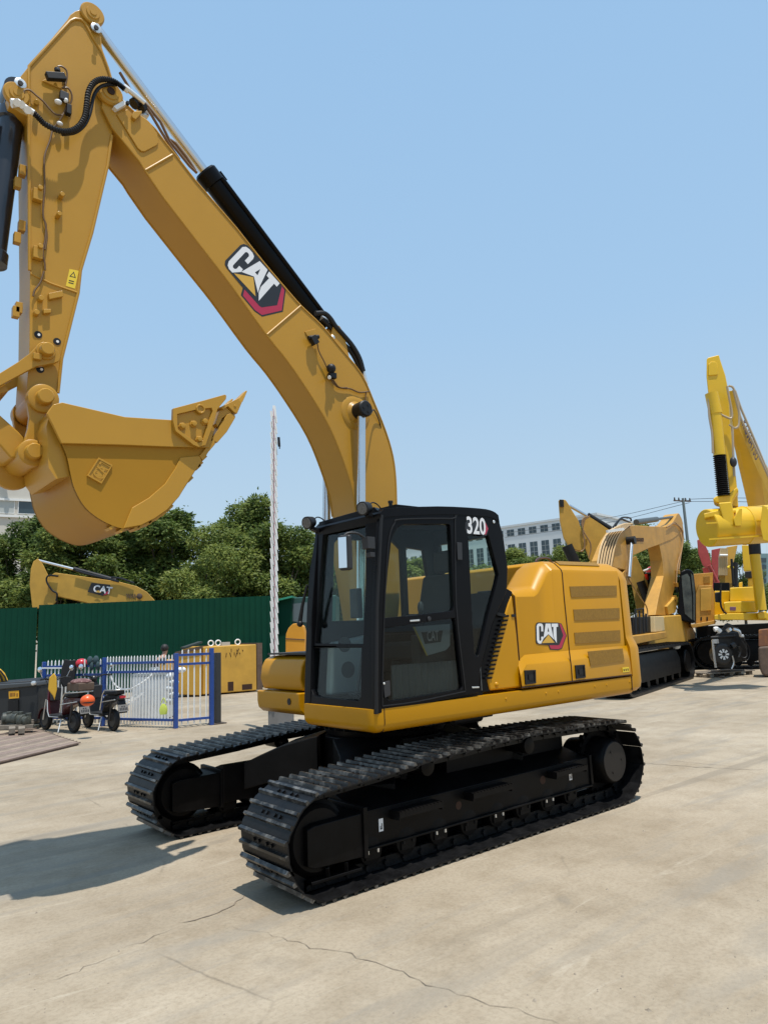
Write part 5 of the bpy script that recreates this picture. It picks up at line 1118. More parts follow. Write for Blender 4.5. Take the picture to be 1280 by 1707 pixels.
# ------------------------------------------------------------------ other machines
def crawler(parent, a, b, ww, hh, n=26, name='crawler_track'):
    """one track seen from outside: a,b ground points of its rear/front ends on the near face"""
    d = (b-a).normalized(); L = (b-a).length; s = V((-d.y, d.x, 0)); s = s if s.dot(FH) > 0 else -s
    r_ = hh/2; P = []
    for i in range(9): an = pi/2+pi*i/8; P.append((r_+r_*cos(an), r_+r_*sin(an)))
    for i in range(9): an = -pi/2+pi*i/8; P.append((L-r_+r_*cos(an), r_+r_*sin(an)))
    o_ = [a+d*x+V((0, 0, z)) for x, z in P]; k = (r_-.07)/r_
    i_ = [a+d*(r_+(x-r_)*k if x < L/2 else L-r_+(x-L+r_)*k)+V((0, 0, r_+(z-r_)*k)) for x, z in P]
    m = MB(); m.holes([o_, i_], s*ww)
    per = [V((x, 0, z)) for x, z in P]; R_, pt = resample(per, n*2)
    for p, t in R_:
        c = a+d*p.x+V((0, 0, p.z))+s*ww*.5; tw = d*t.x+V((0, 0, t.z)); nn = s.cross(tw).normalized()
        M_ = Matrix((tw, s, nn)).transposed(); m.box(c, (.05, ww*.98, .05), M=M_)
    o = m.build(name, TRK, parent, ang=30)
    f = MB(); f.loft([[a+d*x+s*y+V((0, 0, z)) for y, z in ((.10, .24*hh), (.10, .62*hh), (.2, .86*hh), (ww-.1, .86*hh), (ww-.1, .24*hh))] for x in (L*.14, L*.80)]); f.build('track_frame', BLKU, parent, bevel=.01)
    for x, nm, rr in ((r_, 'idler_wheel', .78), (L-r_, 'sprocket', .62)): MB().lathe(a+d*x+s*.06+V((0, 0, r_)), s, [(0, r_*rr*.5), (.0, r_*rr*.9), (.05, r_*rr), (ww*.7, r_*rr), (ww*.7, .05)], 20).build(nm, BLKU, parent)
    for i in range(6): MB().lathe(a+d*(L*(.2+.115*i))+s*.10+V((0, 0, .2*hh)), s, [(0, .05), (.01, .11*hh), (ww-.25, .11*hh), (ww-.24, .05)], 12).build('roller', BLKU, parent)
def away(pts): u = sum(p[0] for p in pts)/len(pts); return (FH+RH*((u-640)/FPX)).normalized()
def slab(pts, d, th, name, mt, parent, bevel=.02): return MB().prism(FP(d, pts), away(pts)*th).build(name, mt, parent, bevel=bevel, ang=25)
def rod(a, b, d, r_, name, mt, parent): m = MB(); m.cyl(F(*a, d), F(*b, d), r_, n=14); return m.build(name, mt, parent)
def pipe(l, d, r_, name, mt, parent): m = MB(); m.tube(smooth(FP(d, l), 5), r_, 6); return m.build(name, mt, parent)
zI = zE
# second digger: boom folded forward, bucket on the ground
ea, eb = G(1046, 1168), G(1161, 1130)
r = thing('excavator', (ea+eb)/2, 'second yellow excavator behind the hood, boom arched over with its bucket resting low', 'excavator', None)
e2d = (eb-ea).normalized(); e2n = V((-e2d.y, e2d.x, 0)); e2n = e2n if e2n.dot(FH) > 0 else -e2n
crawler(r, ea, eb, .7, 1.15); crawler(r, ea+e2n*2.3, eb+e2n*2.3, .7, 1.15)
def EPL(off, l): return [W_(u, v, ea+e2n*off, e2n) for u, v in zE(l)]
def eslab(off, l, th, name, mt, par=None, bevel=.02): return MB().prism(EPL(off, l), e2n*th).build(name, mt, par or r, bevel=bevel, ang=22)
bm2 = sm2([(655, 690), (600, 640), (470, 600), (490, 500), (540, 380), (612, 290), (700, 275), (930, 285), (1000, 232), (1028, 182), (1048, 184), (1076, 262), (1050, 328), (985, 390), (800, 462), (668, 520)][1:-1], 2)
bo = eslab(1.3, [(650, 760), (520, 760)]+bm2+[(668, 522)], .55, 'boom', YELT)
eslab(1.32, [(880, 430), (985, 380), (1052, 325), (1072, 265), (1082, 330), (1072, 440), (1040, 640), (1005, 800), (965, 930), (945, 1012), (848, 1012), (872, 880), (915, 690), (905, 560)], .45, 'stick', YELT)
m = MB()
m.prism(EPL(1.0, [(925, 1018), (1085, 1008), (1098, 1060), (1112, 1290), (960, 1290), (780, 1275), (845, 1160)]), e2n*1.1); bu = m.build('bucket', YELO, r, bevel=.05, ang=30, seg=3)
MB().prism(EPL(.96, [(1080, 1008), (1096, 1012), (1135, 1062), (1166, 1140), (1172, 1200), (1160, 1272), (1112, 1292), (1100, 1060)]), e2n*.06).build('side_plate', YELT, bu, bevel=.01)
for k in range(4): MB().prism(EPL(1.0+.25*k, [(1160, 1130), (1180, 1160), (1184, 1240), (1164, 1262), (1158, 1200)]), e2n*.1).build('tooth', RUSD, bu)
MB().prism(EPL(1.22, [(945, 940), (1000, 880), (1010, 850), (1035, 870), (1015, 990), (960, 1010)]), e2n*.5).build('linkage', YELO, r, bevel=.02)
a, b = EPL(1.45, [(1000, 205), (690, 248)]); m = MB(); m.cyl(a, a.lerp(b, .55), .05); m.cyl(a.lerp(b, .5), b, .10); m.build('stick_cylinder', mat('grey_cylinder', (.06, .065, .06), .4), r)
a, b = EPL(1.15, [(652, 398), (630, 700)]); m = MB(); m.cyl(a, b, .062); m.build('boom_cylinder', CHR, r); MB().cyl(a+e2n*-.12, a+e2n*.2, .13).build('pin_cap', RUB, r)
for i in range(6):
    m = MB(); m.tube(smooth(EPL(1.235, [(372+22*i, 640), (376+22*i, 585), (405+22*i, 440), (455+20*i, 345), (520+17*i, 295), (600+9*i, 262), (660, 268)]), 4), .028, 6); m.build('hydraulic_hose', mat('tan_hose_%d' % i, (.60, .42, .22), .5), r)
MB().prism(EPL(1.275, [(366, 650), (372, 585), (400, 445), (450, 345), (520, 290), (600, 260), (645, 280), (560, 345), (515, 430), (490, 530), (482, 650)]), e2n*.02).build('hose_gap_shade', RUSD, r)  # dark sheet behind the hoses: painted stand-in for shade in their gaps
m = MB(); m.bar(*EPL(1.15, [(452, 325), (585, 305)]), .06, .08); m.build('hose_clamp', WHT, r)
for l in ([(500, 290), (540, 240), (580, 210), (640, 215), (650, 240)], [(520, 280), (560, 225), (600, 235), (640, 250)]): m = MB(); m.tube(smooth(EPL(1.4, l), 5), .03, 6); m.build('hydraulic_hose', RUB, r)
for l in ([(940, 290), (1000, 262), (1060, 300), (1078, 380), (1060, 500), (1040, 640)], [(960, 285), (1010, 250), (1070, 340), (1066, 470), (1030, 600), (1020, 760)], [(630, 560), (620, 690), (720, 860), (780, 960), (780, 1100)]):
    m = MB(); m.tube(smooth(EPL(1.25, l), 5), .022, 6); m.build('hydraulic_hose', mat('line_%d' % l[0][0], (.30, .17, .06), .5), r)
for k in range(3): m = MB(); m.box(EPL(1.26, [(1030-14*k, 660+105*k)])[0], (.14, .14, .16)); m.build('pipe_clamp', YELT, r, bevel=.01)
m = MB(); m.box(EPL(1.2, [(832, 388+5)])[0], (.01, .01, .01)); 
tq = EPL(1.29, [(690, 382), (690, 402)]); m = MB()
for k in range(4): q_ = EPL(1.29, [(690+16*k, 378), (702+16*k, 378), (702+16*k, 408), (690+16*k, 408)]); m.holes([q_, [p.lerp((q_[0]+q_[2])/2, .45) for p in q_]], -e2n*.01)
m.build('model_lettering', SEAM, bo, ang=0)
eslab(.5, [(560, 1195), (690, 1180), (938, 1148), (945, 1200), (690, 1252), (560, 1262)], 1.9, 'platform', YELT)
eslab(.62, [(842, 1022), (918, 1022), (926, 1140), (846, 1152)], .5, 'tool_box', mat('cream_yellow', (.55, .42, .22), .6)); eslab(.75, [(660, 1030), (840, 1022), (846, 1150), (690, 1172), (660, 1172)], .9, 'pump_cover', BLKU)
m = MB()
for l in ([(690, 1170), (684, 968), (748, 958), (754, 1160)], [(722, 1165), (716, 975)], [(776, 1150), (770, 1000)]): m.tube(EPL(.6, l), .028, 6)
m.split('handrail', RUB, r)
m = MB(); m.lathe(EPL(.2, [(1010, 1272)])[0], e2d, [(0, .04), (.02, .08), (.35, .08), (.37, .04)], 10); tag(m.build('bottle', WHT), 'white plastic bottle lying on the track of the second excavator', 'bottle')
# third digger: only its folded arm shows over the hood
r = thing('excavator', gz(1000, 27), 'yellow excavator with upright folded arm, showing left of the hose bundle', 'excavator')
slab(zE([(52, 72), (64, 62), (95, 62), (112, 66), (136, 100), (160, 145), (215, 232), (246, 330), (272, 440), (256, 486), (205, 480), (140, 452), (92, 372), (64, 245)]), 26.5, .45, 'stick', YELO, r)
slab(zE([(60, 62), (95, 64), (98, 122), (64, 122)]), 26.45, .04, 'pin_opening', RUB, r, 0)
slab(zE([(248, 216), (315, 200), (478, 318), (445, 420), (420, 600), (330, 600), (300, 540), (262, 440)]), 26.6, .5, 'boom', YELO, r)
rod((F and zE([(140, 112)])[0]), zE([(300, 205)])[0], 26.7, .06, 'rod', CHR, r); rod(zE([(290, 190)])[0], zE([(480, 305)])[0], 26.7, .11, 'stick_cylinder', RUB, r); rod(zE([(122, 440)])[0], zE([(196, 600)])[0], 26.35, .20, 'bucket_cylinder', RUB, r)
for l in ([(310, 200), (262, 215), (245, 260), (262, 330), (310, 410), (318, 470), (300, 545)], [(270, 220), (252, 300), (268, 420), (262, 470), (235, 490)], [(300, 205), (252, 240), (252, 300)]): pipe(zE(l), 26.4, .028, 'hydraulic_hose', mat('brown_hose_%d' % len(l), (.28, .16, .07), .5), r)
slab(zE([(220, 620), (330, 560), (430, 560), (430, 760), (220, 760)]), 27.5, 1.6, 'body', YELO, r)
# fourth digger: dark cab with red lamp and sloping boom
r = thing('excavator', gz(1085, 30), 'excavator with dark glazed cab and red roof lamp, behind the second digger', 'excavator')
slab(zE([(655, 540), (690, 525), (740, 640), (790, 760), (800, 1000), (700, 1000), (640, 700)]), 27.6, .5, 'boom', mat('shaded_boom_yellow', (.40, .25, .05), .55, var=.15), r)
rod(zE([(725, 735)])[0], zE([(790, 905)])[0], 27.4, .16, 'boom_cylinder', RUB, r)
c4 = slab(zE([(780, 670), (880, 650), (885, 1010), (800, 1015), (790, 860)]), 28, 1.5, 'cab', BLK, r, .05)
MB().prism(FP(27.98, zE([(800, 690), (874, 672), (878, 800), (870, 990), (812, 990), (800, 860)])), FH*.03).build('windscreen', mat('teal_glass', (.05, .12, .13), .1, var=.3, vscale=1.5), c4)
m = MB(); m.lathe(F(*zE([(826, 660)])[0], 28.4), (0, 0, 1), [(0, .26), (.12, .24), (.22, .14), (.25, .03)], 14); m.build('beacon', mat('red_lamp', (.55, .03, .015), .3), c4)
MB().prism(FP(27.9, zE([(756, 678), (785, 672), (790, 720), (764, 730)])), FH*.2).build('side_lamp', bpy.data.materials['red_lamp'], c4)
m = MB(); m.tube(FP(28, zE([(750, 650), (810, 628)])), .04, 6); m.build('mirror_arm', WHT, c4)
slab(zE([(830, 560), (880, 560), (880, 655), (835, 655)]), 30, 1.0, 'exhaust_box', YELO, r); slab(zE([(700, 1000), (1000, 1000), (1000, 1200), (700, 1200)]), 28.5, 2.0, 'platform', YELO, r)
# fifth digger: black cab seen from behind and tan side panel
r = thing('excavator', gz(1165, 29), 'tan yellow excavator with rounded black cab left of the bright yellow one', 'excavator')
c5 = slab(zE([(1030, 1050), (1042, 760), (1052, 660), (1075, 640), (1110, 634), (1145, 642), (1162, 670), (1182, 860), (1178, 1075), (1150, 1080)]), 26.6, 1.6, 'cab', BLK, r, .06)
for l in ([(1062, 690), (1110, 670), (1130, 700), (1148, 860), (1150, 1050), (1090, 1000), (1075, 860)], [(1140, 668), (1158, 690), (1176, 860), (1172, 1060), (1160, 1050), (1158, 860)]):
    MB().prism(FP(26.58, zE(l)), FH*.03).build('window', mat('cab_glass_%d' % l[0][0], (.05, .055, .045), .12, var=.8, vscale=2.2), c5)
slab(zL([(102, 505), (318, 488), (312, 640), (160, 628), (130, 720), (118, 640)]), 28.2, 1.5, 'hood', YELT, r)
slab(zL([(130, 720), (160, 632), (305, 628), (328, 700), (335, 1000), (325, 1045), (130, 1045)]), 26.9, 1.8, 'side_panel', YELT, r)
slab(zL([(180, 665), (300, 655), (300, 905), (178, 915)]), 26.86, .06, 'panel_recess', YELO, r); slab(zL([(215, 530), (280, 525), (282, 610), (216, 615)]), 28.17, .05, 'grille', GRL, r)
for x in (180, 245): slab(zL([(x, 978), (x+16, 974), (x+16, 1015), (x, 1018)]), 26.88, .04, 'latch', RUB, r, 0)
slab(zL([(70, 1060), (345, 1010), (345, 1052), (90, 1098)]), 26.6, 2.2, 'platform', YELT, r)
crawler(r, gz(1128, 26.4), gz(1215, 29.5), .7, 1.1)
# bright yellow digger at the right edge
r = thing('excavator', gz(1262, 28), 'bright yellow excavator at the right edge with raised arm and hanging bucket', 'excavator')
KD = 19.0
st = slab(zK([(935, 62), (942, 52), (1004, 36), (1010, 60), (1040, 150), (1060, 250), (1066, 400), (1106, 780), (1114, 890), (1072, 890), (1046, 640), (1002, 285), (946, 275), (934, 160)]), KD, .5, 'stick', YELK, r, .03)
slab(zK([(945, 90), (960, 75), (985, 75), (998, 95), (998, 150), (945, 155)]), KD-.03, .05, 'stick_boss', YELK, st)
rod(zK([(962, 255)])[0], zK([(986, 370)])[0], KD-.25, .17, 'cylinder_head', YELK, r); rod(zK([(980, 330)])[0], zK([(1008, 605)])[0], KD-.25, .155, 'bucket_cylinder', YELK, r)
a, b = F(*zK([(1008, 605)])[0], KD-.25), F(*zK([(1030, 830)])[0], KD-.25); prof = []
for i in range(41): prof.append(((b-a).length*i/40, .125 if i % 2 else .175))
MB().lathe(a, b-a, prof, 18).build('bellows', RUB, r, ang=20)
slab(zK([(968, 850), (985, 832), (1060, 822), (1080, 800), (1105, 778), (1116, 800), (1085, 850), (1080, 880), (985, 868)]), KD-.3, .8, 'linkage_arm', YELK, r, .04)
slab(zK([(1000, 868), (1075, 862), (1098, 980), (1085, 1000), (1035, 995)]), KD-.55, .3, 'linkage_bar', YELK, r, .04)
c0, c1 = F(*zK([(935, 1012)])[0], KD-.1), F(*zK([(1320, 985)])[0], KD+.2)
m = MB(); m.lathe(c0, c1-c0, [(0, .1), (0, .49), (.02, .51), ((c1-c0).length*.52, .51), ((c1-c0).length*.53, .53), ((c1-c0).length*.55, .51), ((c1-c0).length, .52), ((c1-c0).length, .1)], 30); bk5 = m.build('bucket', YELK, r, ang=30)
for q_ in ((930, 985, 1330, 965), (945, 1075, 1330, 1050)): MB().bar(F(q_[0], q_[1], KD-.62) if False else F(*zK([(q_[0], q_[1])])[0], KD-.60), F(*zK([(q_[2], q_[3])])[0], KD-.34), .05, .04).build('wear_strap', YELK, bk5)
slab(zK([(1248, 880), (1270, 890), (1320, 960), (1330, 1100), (1252, 1080), (1236, 1000)]), KD-.62, .1, 'side_plate', YELK, bk5)
slab(zK([(918, 930), (1000, 912), (1100, 908), (1100, 925), (922, 955)]), KD-.5, .7, 'lip', YELK, bk5)
slab(zK([(1085, 960), (1120, 900), (1135, 900), (1130, 1000), (1095, 1000)]), KD-.6, .08, 'bucket_ear', YELK, bk5)
# boom: leans away from the camera as it goes down
def F3(l): return [F(*zK([(x, y)])[0], d) for x, y, d in l]
m = MB(); und = F3([(1062, 250, 19.2), (1085, 440, 19.6), (1112, 445, 19.6), (1245, 735, 23), (1268, 900, 25), (1180, 900, 25), (1120, 640, 22), (1060, 400, 19.6)])
m.prism(F3([(1060, 240, 19.3), (1100, 235, 19.3), (1135, 400, 20), (1290, 690, 23.2), (1310, 800, 24.3), (1310, 900, 25.2), (1262, 900, 25.2), (1240, 735, 23.2), (1112, 448, 19.9), (1085, 440, 19.8)]), FH*.5+RH*.1); bm5 = m.build('boom', YELK, r, bevel=.02)
m = MB(); m.prism(F3([(1085, 452, 19.9), (1112, 448, 19.9), (1243, 735, 23.2), (1266, 905, 25.2), (1180, 890, 25.2), (1128, 660, 22.3)]), FH*.15); m.build('boom_underside', YELK, bm5)
la, lb = F3([(1130, 425, 19.95), (1212, 640, 21.7)]); lx = (lb-la).normalized(); ly = lx.cross(FH).normalized(); ly = ly if ly.x*RH.x+ly.y*RH.y > 0 else -ly
m = MB(); text_poly(m, "KOMATSU", la-ly*.04, lx, ly, .24, -FH*.06, off=.02, sx=1.35); m.build('lettering', mat('purple_lettering', (.05, .025, .09), .5), bm5, ang=0, recalc=False)
for l in ([(1050, 215), (1062, 280), (1078, 370), (1070, 395), (1040, 385), (1012, 372)], [(1060, 212), (1085, 225), (1110, 300), (1118, 420), (1095, 450), (1062, 430)], [(1095, 240), (1125, 330), (1150, 390), (1210, 530), (1275, 690), (1300, 760)], [(1085, 235), (1110, 330), (1130, 400), (1190, 520), (1250, 650), (1290, 740)], [(970, 590), (966, 480), (950, 380), (946, 280)], [(1080, 440), (1085, 600), (1092, 720)]):
    pipe(zK(l), 18.7, .03, 'hydraulic_hose', mat('hose_beige_%d' % l[0][1], (.42, .33, .22), .45) if len(l) != 5 else RUB, r)
m = MB(); m.ell(F(*zK([(1085, 640)])[0], 18.6), (.09, .09, .14)); m.build('work_light', PLA, r)
slab(zL([(500, 655), (800, 640), (810, 660), (806, 805), (500, 805)]), 26.6, 1.5, 'hood', YELK, r, .04); slab(zL([(430, 815), (500, 806), (806, 800), (812, 925), (470, 935), (438, 905)]), 26.3, 1.9, 'front_box', YELK, r, .05)
slab(zL([(330, 690), (500, 690), (500, 930), (460, 940), (330, 960)]), 27.2, 1.9, 'side_panel', YELK, r, .03); slab(zL([(330, 955), (460, 936), (820, 930), (1000, 930), (1000, 1015), (330, 1008)]), 26.2, 2.4, 'platform', YELK, r, .03)
slab(zL([(502, 865), (568, 865), (568, 905), (502, 905)]), 26.28, .03, 'name_plate', mat('plum_plate', (.16, .07, .13), .5), r)
slab(zL([(600, 600), (640, 590), (640, 650), (600, 650)]), 27.2, .3, 'filler_cap', YELK, r); slab(zL([(700, 555), (760, 548), (762, 640), (700, 640)]), 27.2, .5, 'exhaust_cover', YELK, r); slab(zL([(665, 480), (760, 470), (762, 545), (668, 548)]), 27.0, .6, 'muffler', RUB, r)
slab(zL([(632, 190), (725, 190), (735, 470), (665, 475), (650, 460)]), 27.5, .6, 'boom_foot', YELK, r); rod(zL([(775, 290)])[0], zL([(845, 900)])[0], 25.8, .18, 'boom_cylinder', YELK, r); rod(zL([(768, 150)])[0], zL([(778, 290)])[0], 25.8, .20, 'rod_cover', RUB, r)
slab(zL([(800, 925), (905, 910), (905, 1000), (810, 1000)]), 25.9, .5, 'cylinder_mount', YELK, r, .05)
slab(zL([(335, 710), (405, 700), (412, 820), (340, 815)]), 26.2, .12, 'mirror', RUB, r, .03); pipe(zL([(405, 600), (400, 700), (402, 840), (430, 910), (465, 940)]), 26.1, .035, 'mirror_arm', RUB, r)
crawler(r, gz(1150, 27.2), gz(1330, 25.5), .8, 1.2, 30); crawler(r, gz(1180, 29.5), gz(1360, 27.8), .8, 1.2, 20)
slab(zL([(140, 1080), (1000, 1040), (1000, 1300), (140, 1380)]), 29.0, .8, 'carbody', BLKU, r)
# red machine arm and another digger with bundled hoses
r = thing('excavator', gz(1190, 36), 'red machine whose arm rises between the tree and the yellow bucket', 'excavator')
slab(zL([(143, 135), (178, 120), (216, 150), (262, 250), (300, 395), (288, 420), (240, 440), (200, 400), (155, 280)]), 33.5, .5, 'stick', REDP, r); slab(zL([(300, 240), (400, 220), (390, 420), (370, 560), (300, 400)]), 33.8, .5, 'boom', REDP, r)
rod(zL([(270, 410)])[0], zL([(360, 590)])[0], 33.2, .10, 'arm_cylinder', REDP, r); slab(zL([(200, 440), (290, 420), (345, 600), (230, 600)]), 34.2, .6, 'bracket', REDP, r)
slab(zL([(200, 560), (480, 590), (480, 800), (200, 800)]), 35, 1.5, 'body', REDP, r)
r = thing('excavator', gz(1215, 33), 'yellow digger with bundled hoses seen under the hanging bright bucket', 'excavator')
slab(zL([(385, 300), (470, 210), (585, 190), (540, 380), (545, 690), (400, 690), (380, 500)]), 31.5, .6, 'boom', YELO, r)
for i in range(5): pipe(zL([(385+20*i, 520), (388+20*i, 420), (390+19*i, 310), (410+15*i, 225)]), 31.3, .045, 'hydraulic_hose', mat('pale_hose_%d' % i, (.45, .33, .17), .5), r)
rod(zL([(390, 300)])[0], zL([(475, 300)])[0], 31.2, .05, 'hose_clamp', WHT, r)
pipe(zL([(480, 440), (500, 425), (530, 430), (520, 450)]), 31.1, .06, 'valve', LYEL, r); rod(zL([(555, 380)])[0], zL([(560, 640)])[0], 31.2, .12, 'boom_cylinder', RUB, r); rod(zL([(520, 340)])[0], zL([(540, 620)])[0], 31.0, .05, 'rod', RUB, r)
slab(zL([(320, 600), (500, 600), (500, 720), (320, 720)]), 30, 1.6, 'cab', BLK, r)
r = thing('teal_office', gz(1275, 80), 'teal glazed building glimpsed at the right edge behind the machines', 'building')
slab(zL([(810, 280), (920, 280), (920, 900), (810, 900)]), 80, 6, 'wall', mat('teal_wall', (.16, .25, .26), .5), r)
for k in range(4): slab(zL([(822, 330+75*k), (900, 330+75*k), (900, 375+75*k), (822, 375+75*k)]), 79.9, .05, 'window', WIN, r, 0)
# engine on a pallet
pc_ = (G(1178, 1122)+G(1250, 1118))/2; pd0 = hat(pc_-CAM).dot(FH)
r = thing('pallet', hat(pc_), 'weathered wooden pallet carrying the black engine', 'pallet')
a = gz(1174, 23.2); b = gz(1251, 23.9); t = (b-a).normalized(); n = V((-t.y, t.x, 0)); n = n if n.dot(FH) > 0 else -n; L = (b-a).length
for k in range(7): MB().bar(a+n*(.05+.16*k)+V((0, 0, .13)), b+n*(.05+.16*k)+V((0, 0, .13)), .12, .025).build('deck_board', WOOD, r)
for x in (.08, .5, .92):
    for y in (.1, .55, 1.0): MB().box(a.lerp(b, x)+n*y+V((0, 0, .065)), (.14, .14, .10), math.atan2(t.y, t.x)).build('block', WOOD, r)
m = MB(); m.prism([V((p.x, p.y, .005)) for p in (G(1187, 1128), G(1208, 1131), G(1206, 1122), G(1196, 1117))], (0, 0, .03)); tag(m.build('wood_offcut', WOOD), 'loose pale board lying in front of the engine pallet', 'board')
r = thing('engine', hat(F(1210, 1100, 23.7)), 'black diesel engine with white-spoked pulley standing on a pallet', 'engine')
ED = 23.5
def eb_(l, d, th, nm, mt, bv=.03): return MB().prism(FP(d, zL(l)), (FH+RH*.48).normalized()*th).build(nm, mt, r, bevel=bv)
BE = mat('oily_engine_black', (.012, .011, .010), .45, var=.5, vscale=5, bump=.3)
eb_([(330, 1200), (360, 1150), (590, 1140), (660, 1190), (690, 1320), (680, 1440), (560, 1480), (520, 1540), (350, 1530), (330, 1400)], ED, .9, 'block', BE); eb_([(350, 1150), (380, 1110), (480, 1070), (600, 1100), (620, 1160)], ED+.1, .6, 'rocker_cover', BE); eb_([(290, 1190), (560, 1170), (560, 1200), (290, 1215)], ED-.1, .3, 'manifold', BE)
c = F(*zL([(425, 1385)])[0], ED-.25)
m = MB(); m.lathe(c, -FH, [(-.3, .30), (-.02, .34), (.02, .34), (.04, .30), (.045, .26), (.03, .10)], 32); fw_ = m.build('flywheel', BE, r)
m = MB()
for i in range(8): an = 2*pi*i/8; m.prism([c-FH*.05+RH*(x*cos(an)-y*sin(an))+V((0, 0, x*sin(an)+y*cos(an))) for x, y in ((.06, -.02), (.165, -.035), (.165, .035), (.06, .018))], -FH*.02)
m.build('spoke_plate', WHT, fw_)
for l, rad, mt in (([(330, 1115), (360, 1108), (400, 1138)], .075, WHT), ([(480, 1105), (500, 1130)], .09, ZNC), ([(540, 1110), (600, 1130), (620, 1180), (650, 1185)], .05, ZNC), ([(340, 1220), (345, 1265)], .10, ZNC), ([(310, 1230), (330, 1400), (348, 1530)], .035, ZNC), ([(520, 1300), (560, 1280)], .09, BE), ([(640, 1210), (700, 1290), (720, 1380), (690, 1450), (620, 1410)], .02, RUB), ([(620, 1210), (670, 1300), (690, 1400), (640, 1420), (590, 1350)], .018, PLA), ([(530, 1400), (545, 1480), (520, 1545)], .025, ZNC), ([(600, 1300), (620, 1360), (600, 1420)], .05, BE), ([(440, 1090), (470, 1060), (520, 1075)], .05, BE)):
    pipe(zL(l), ED-.35, rad, 'pipe', mt, r)
# rusty bucket at the right edge
r = thing('bucket', gz(1278, 22.6), 'rusty digger bucket standing on the ground at the right edge', 'bucket')
slab(zL([(815, 1118), (1000, 1100), (1000, 1290), (815, 1300)]), 22.6, 1.0, 'upper_plate', RUST, r); MB().prism(FP(22.55, zL([(810, 1300), (1000, 1288), (1000, 1640), (880, 1625), (850, 1600), (825, 1540), (812, 1440)])), (FH+RH*.54).normalized()*1.1).build('shell', RUSD, r, bevel=.08, seg=3)
# digger boom beyond the green fence
r = thing('excavator', gz(150, 31), 'parked excavator whose yellow boom shows above the green fence', 'excavator')
slab(zG([(117, 600), (122, 540), (132, 512), (150, 500), (168, 520), (192, 570), (222, 625), (224, 668), (206, 690), (128, 700)]), 30.2, .45, 'stick', YELO, r)
bb_ = slab(zG([(190, 600), (196, 570), (218, 556), (262, 562), (470, 592), (540, 610), (580, 632), (625, 680), (560, 760), (430, 700), (330, 672), (228, 650), (200, 625)]), 30.1, .5, 'boom', YELO, r)
rod(zG([(152, 508)])[0], zG([(300, 545)])[0], 30.3, .06, 'rod', CHR, r); rod(zG([(292, 542)])[0], zG([(460, 588)])[0], 30.3, .10, 'stick_cylinder', RUB, r)
for l in ([(230, 570), (192, 568), (184, 590), (205, 625), (225, 640), (222, 668)], [(440, 575), (480, 580), (530, 598)], [(300, 548), (340, 560), (400, 575), (470, 592)]): pipe(zG(l), 30.0, .04, 'hydraulic_hose', RUB, r)
m = MB(); m.prism(FP(30.08, zG([(362, 596), (437, 604), (430, 640), (406, 648), (346, 632)])), -FH*.01, 0); m.prism(FP(30.06, zG([(432, 626), (428, 640), (408, 646), (420, 634)])), -FH*.01, 1)
ta, tb2 = FP(30.05, zG([(366, 631), (412, 637)])); txx = (tb2-ta).normalized(); tyy = txx.cross(FH); tyy = tyy if tyy.z > 0 else -tyy
text_poly(m, "CAT", ta, txx, tyy, .28, (0, 0, 0), off=.03, mi=2, sx=1.0); m.prism(FP(30.03, zG([(388, 626), (376, 633), (400, 636)])), -FH*.01, 3)
m.build('emblem', [DBLK, RED, LETW, GOLD], bb_, ang=0)
MB().lathe(F(*zG([(552, 650)])[0], 30.05), -FH, [(0, .12), (.06, .12), (.08, .06)], 14).build('pin_boss', RUSD, bb_)
m = MB()
for k in range(5): m.tube(FP(30.08, zG([(500+8*k, 640), (505+8*k, 655+3*(k % 2))])), .02, 5)
m.build('scuff_mark', RUSD, bb_)
slab(zG([(420, 690), (640, 690), (640, 860), (420, 860)]), 30.5, 1.8, 'body', YELO, r)
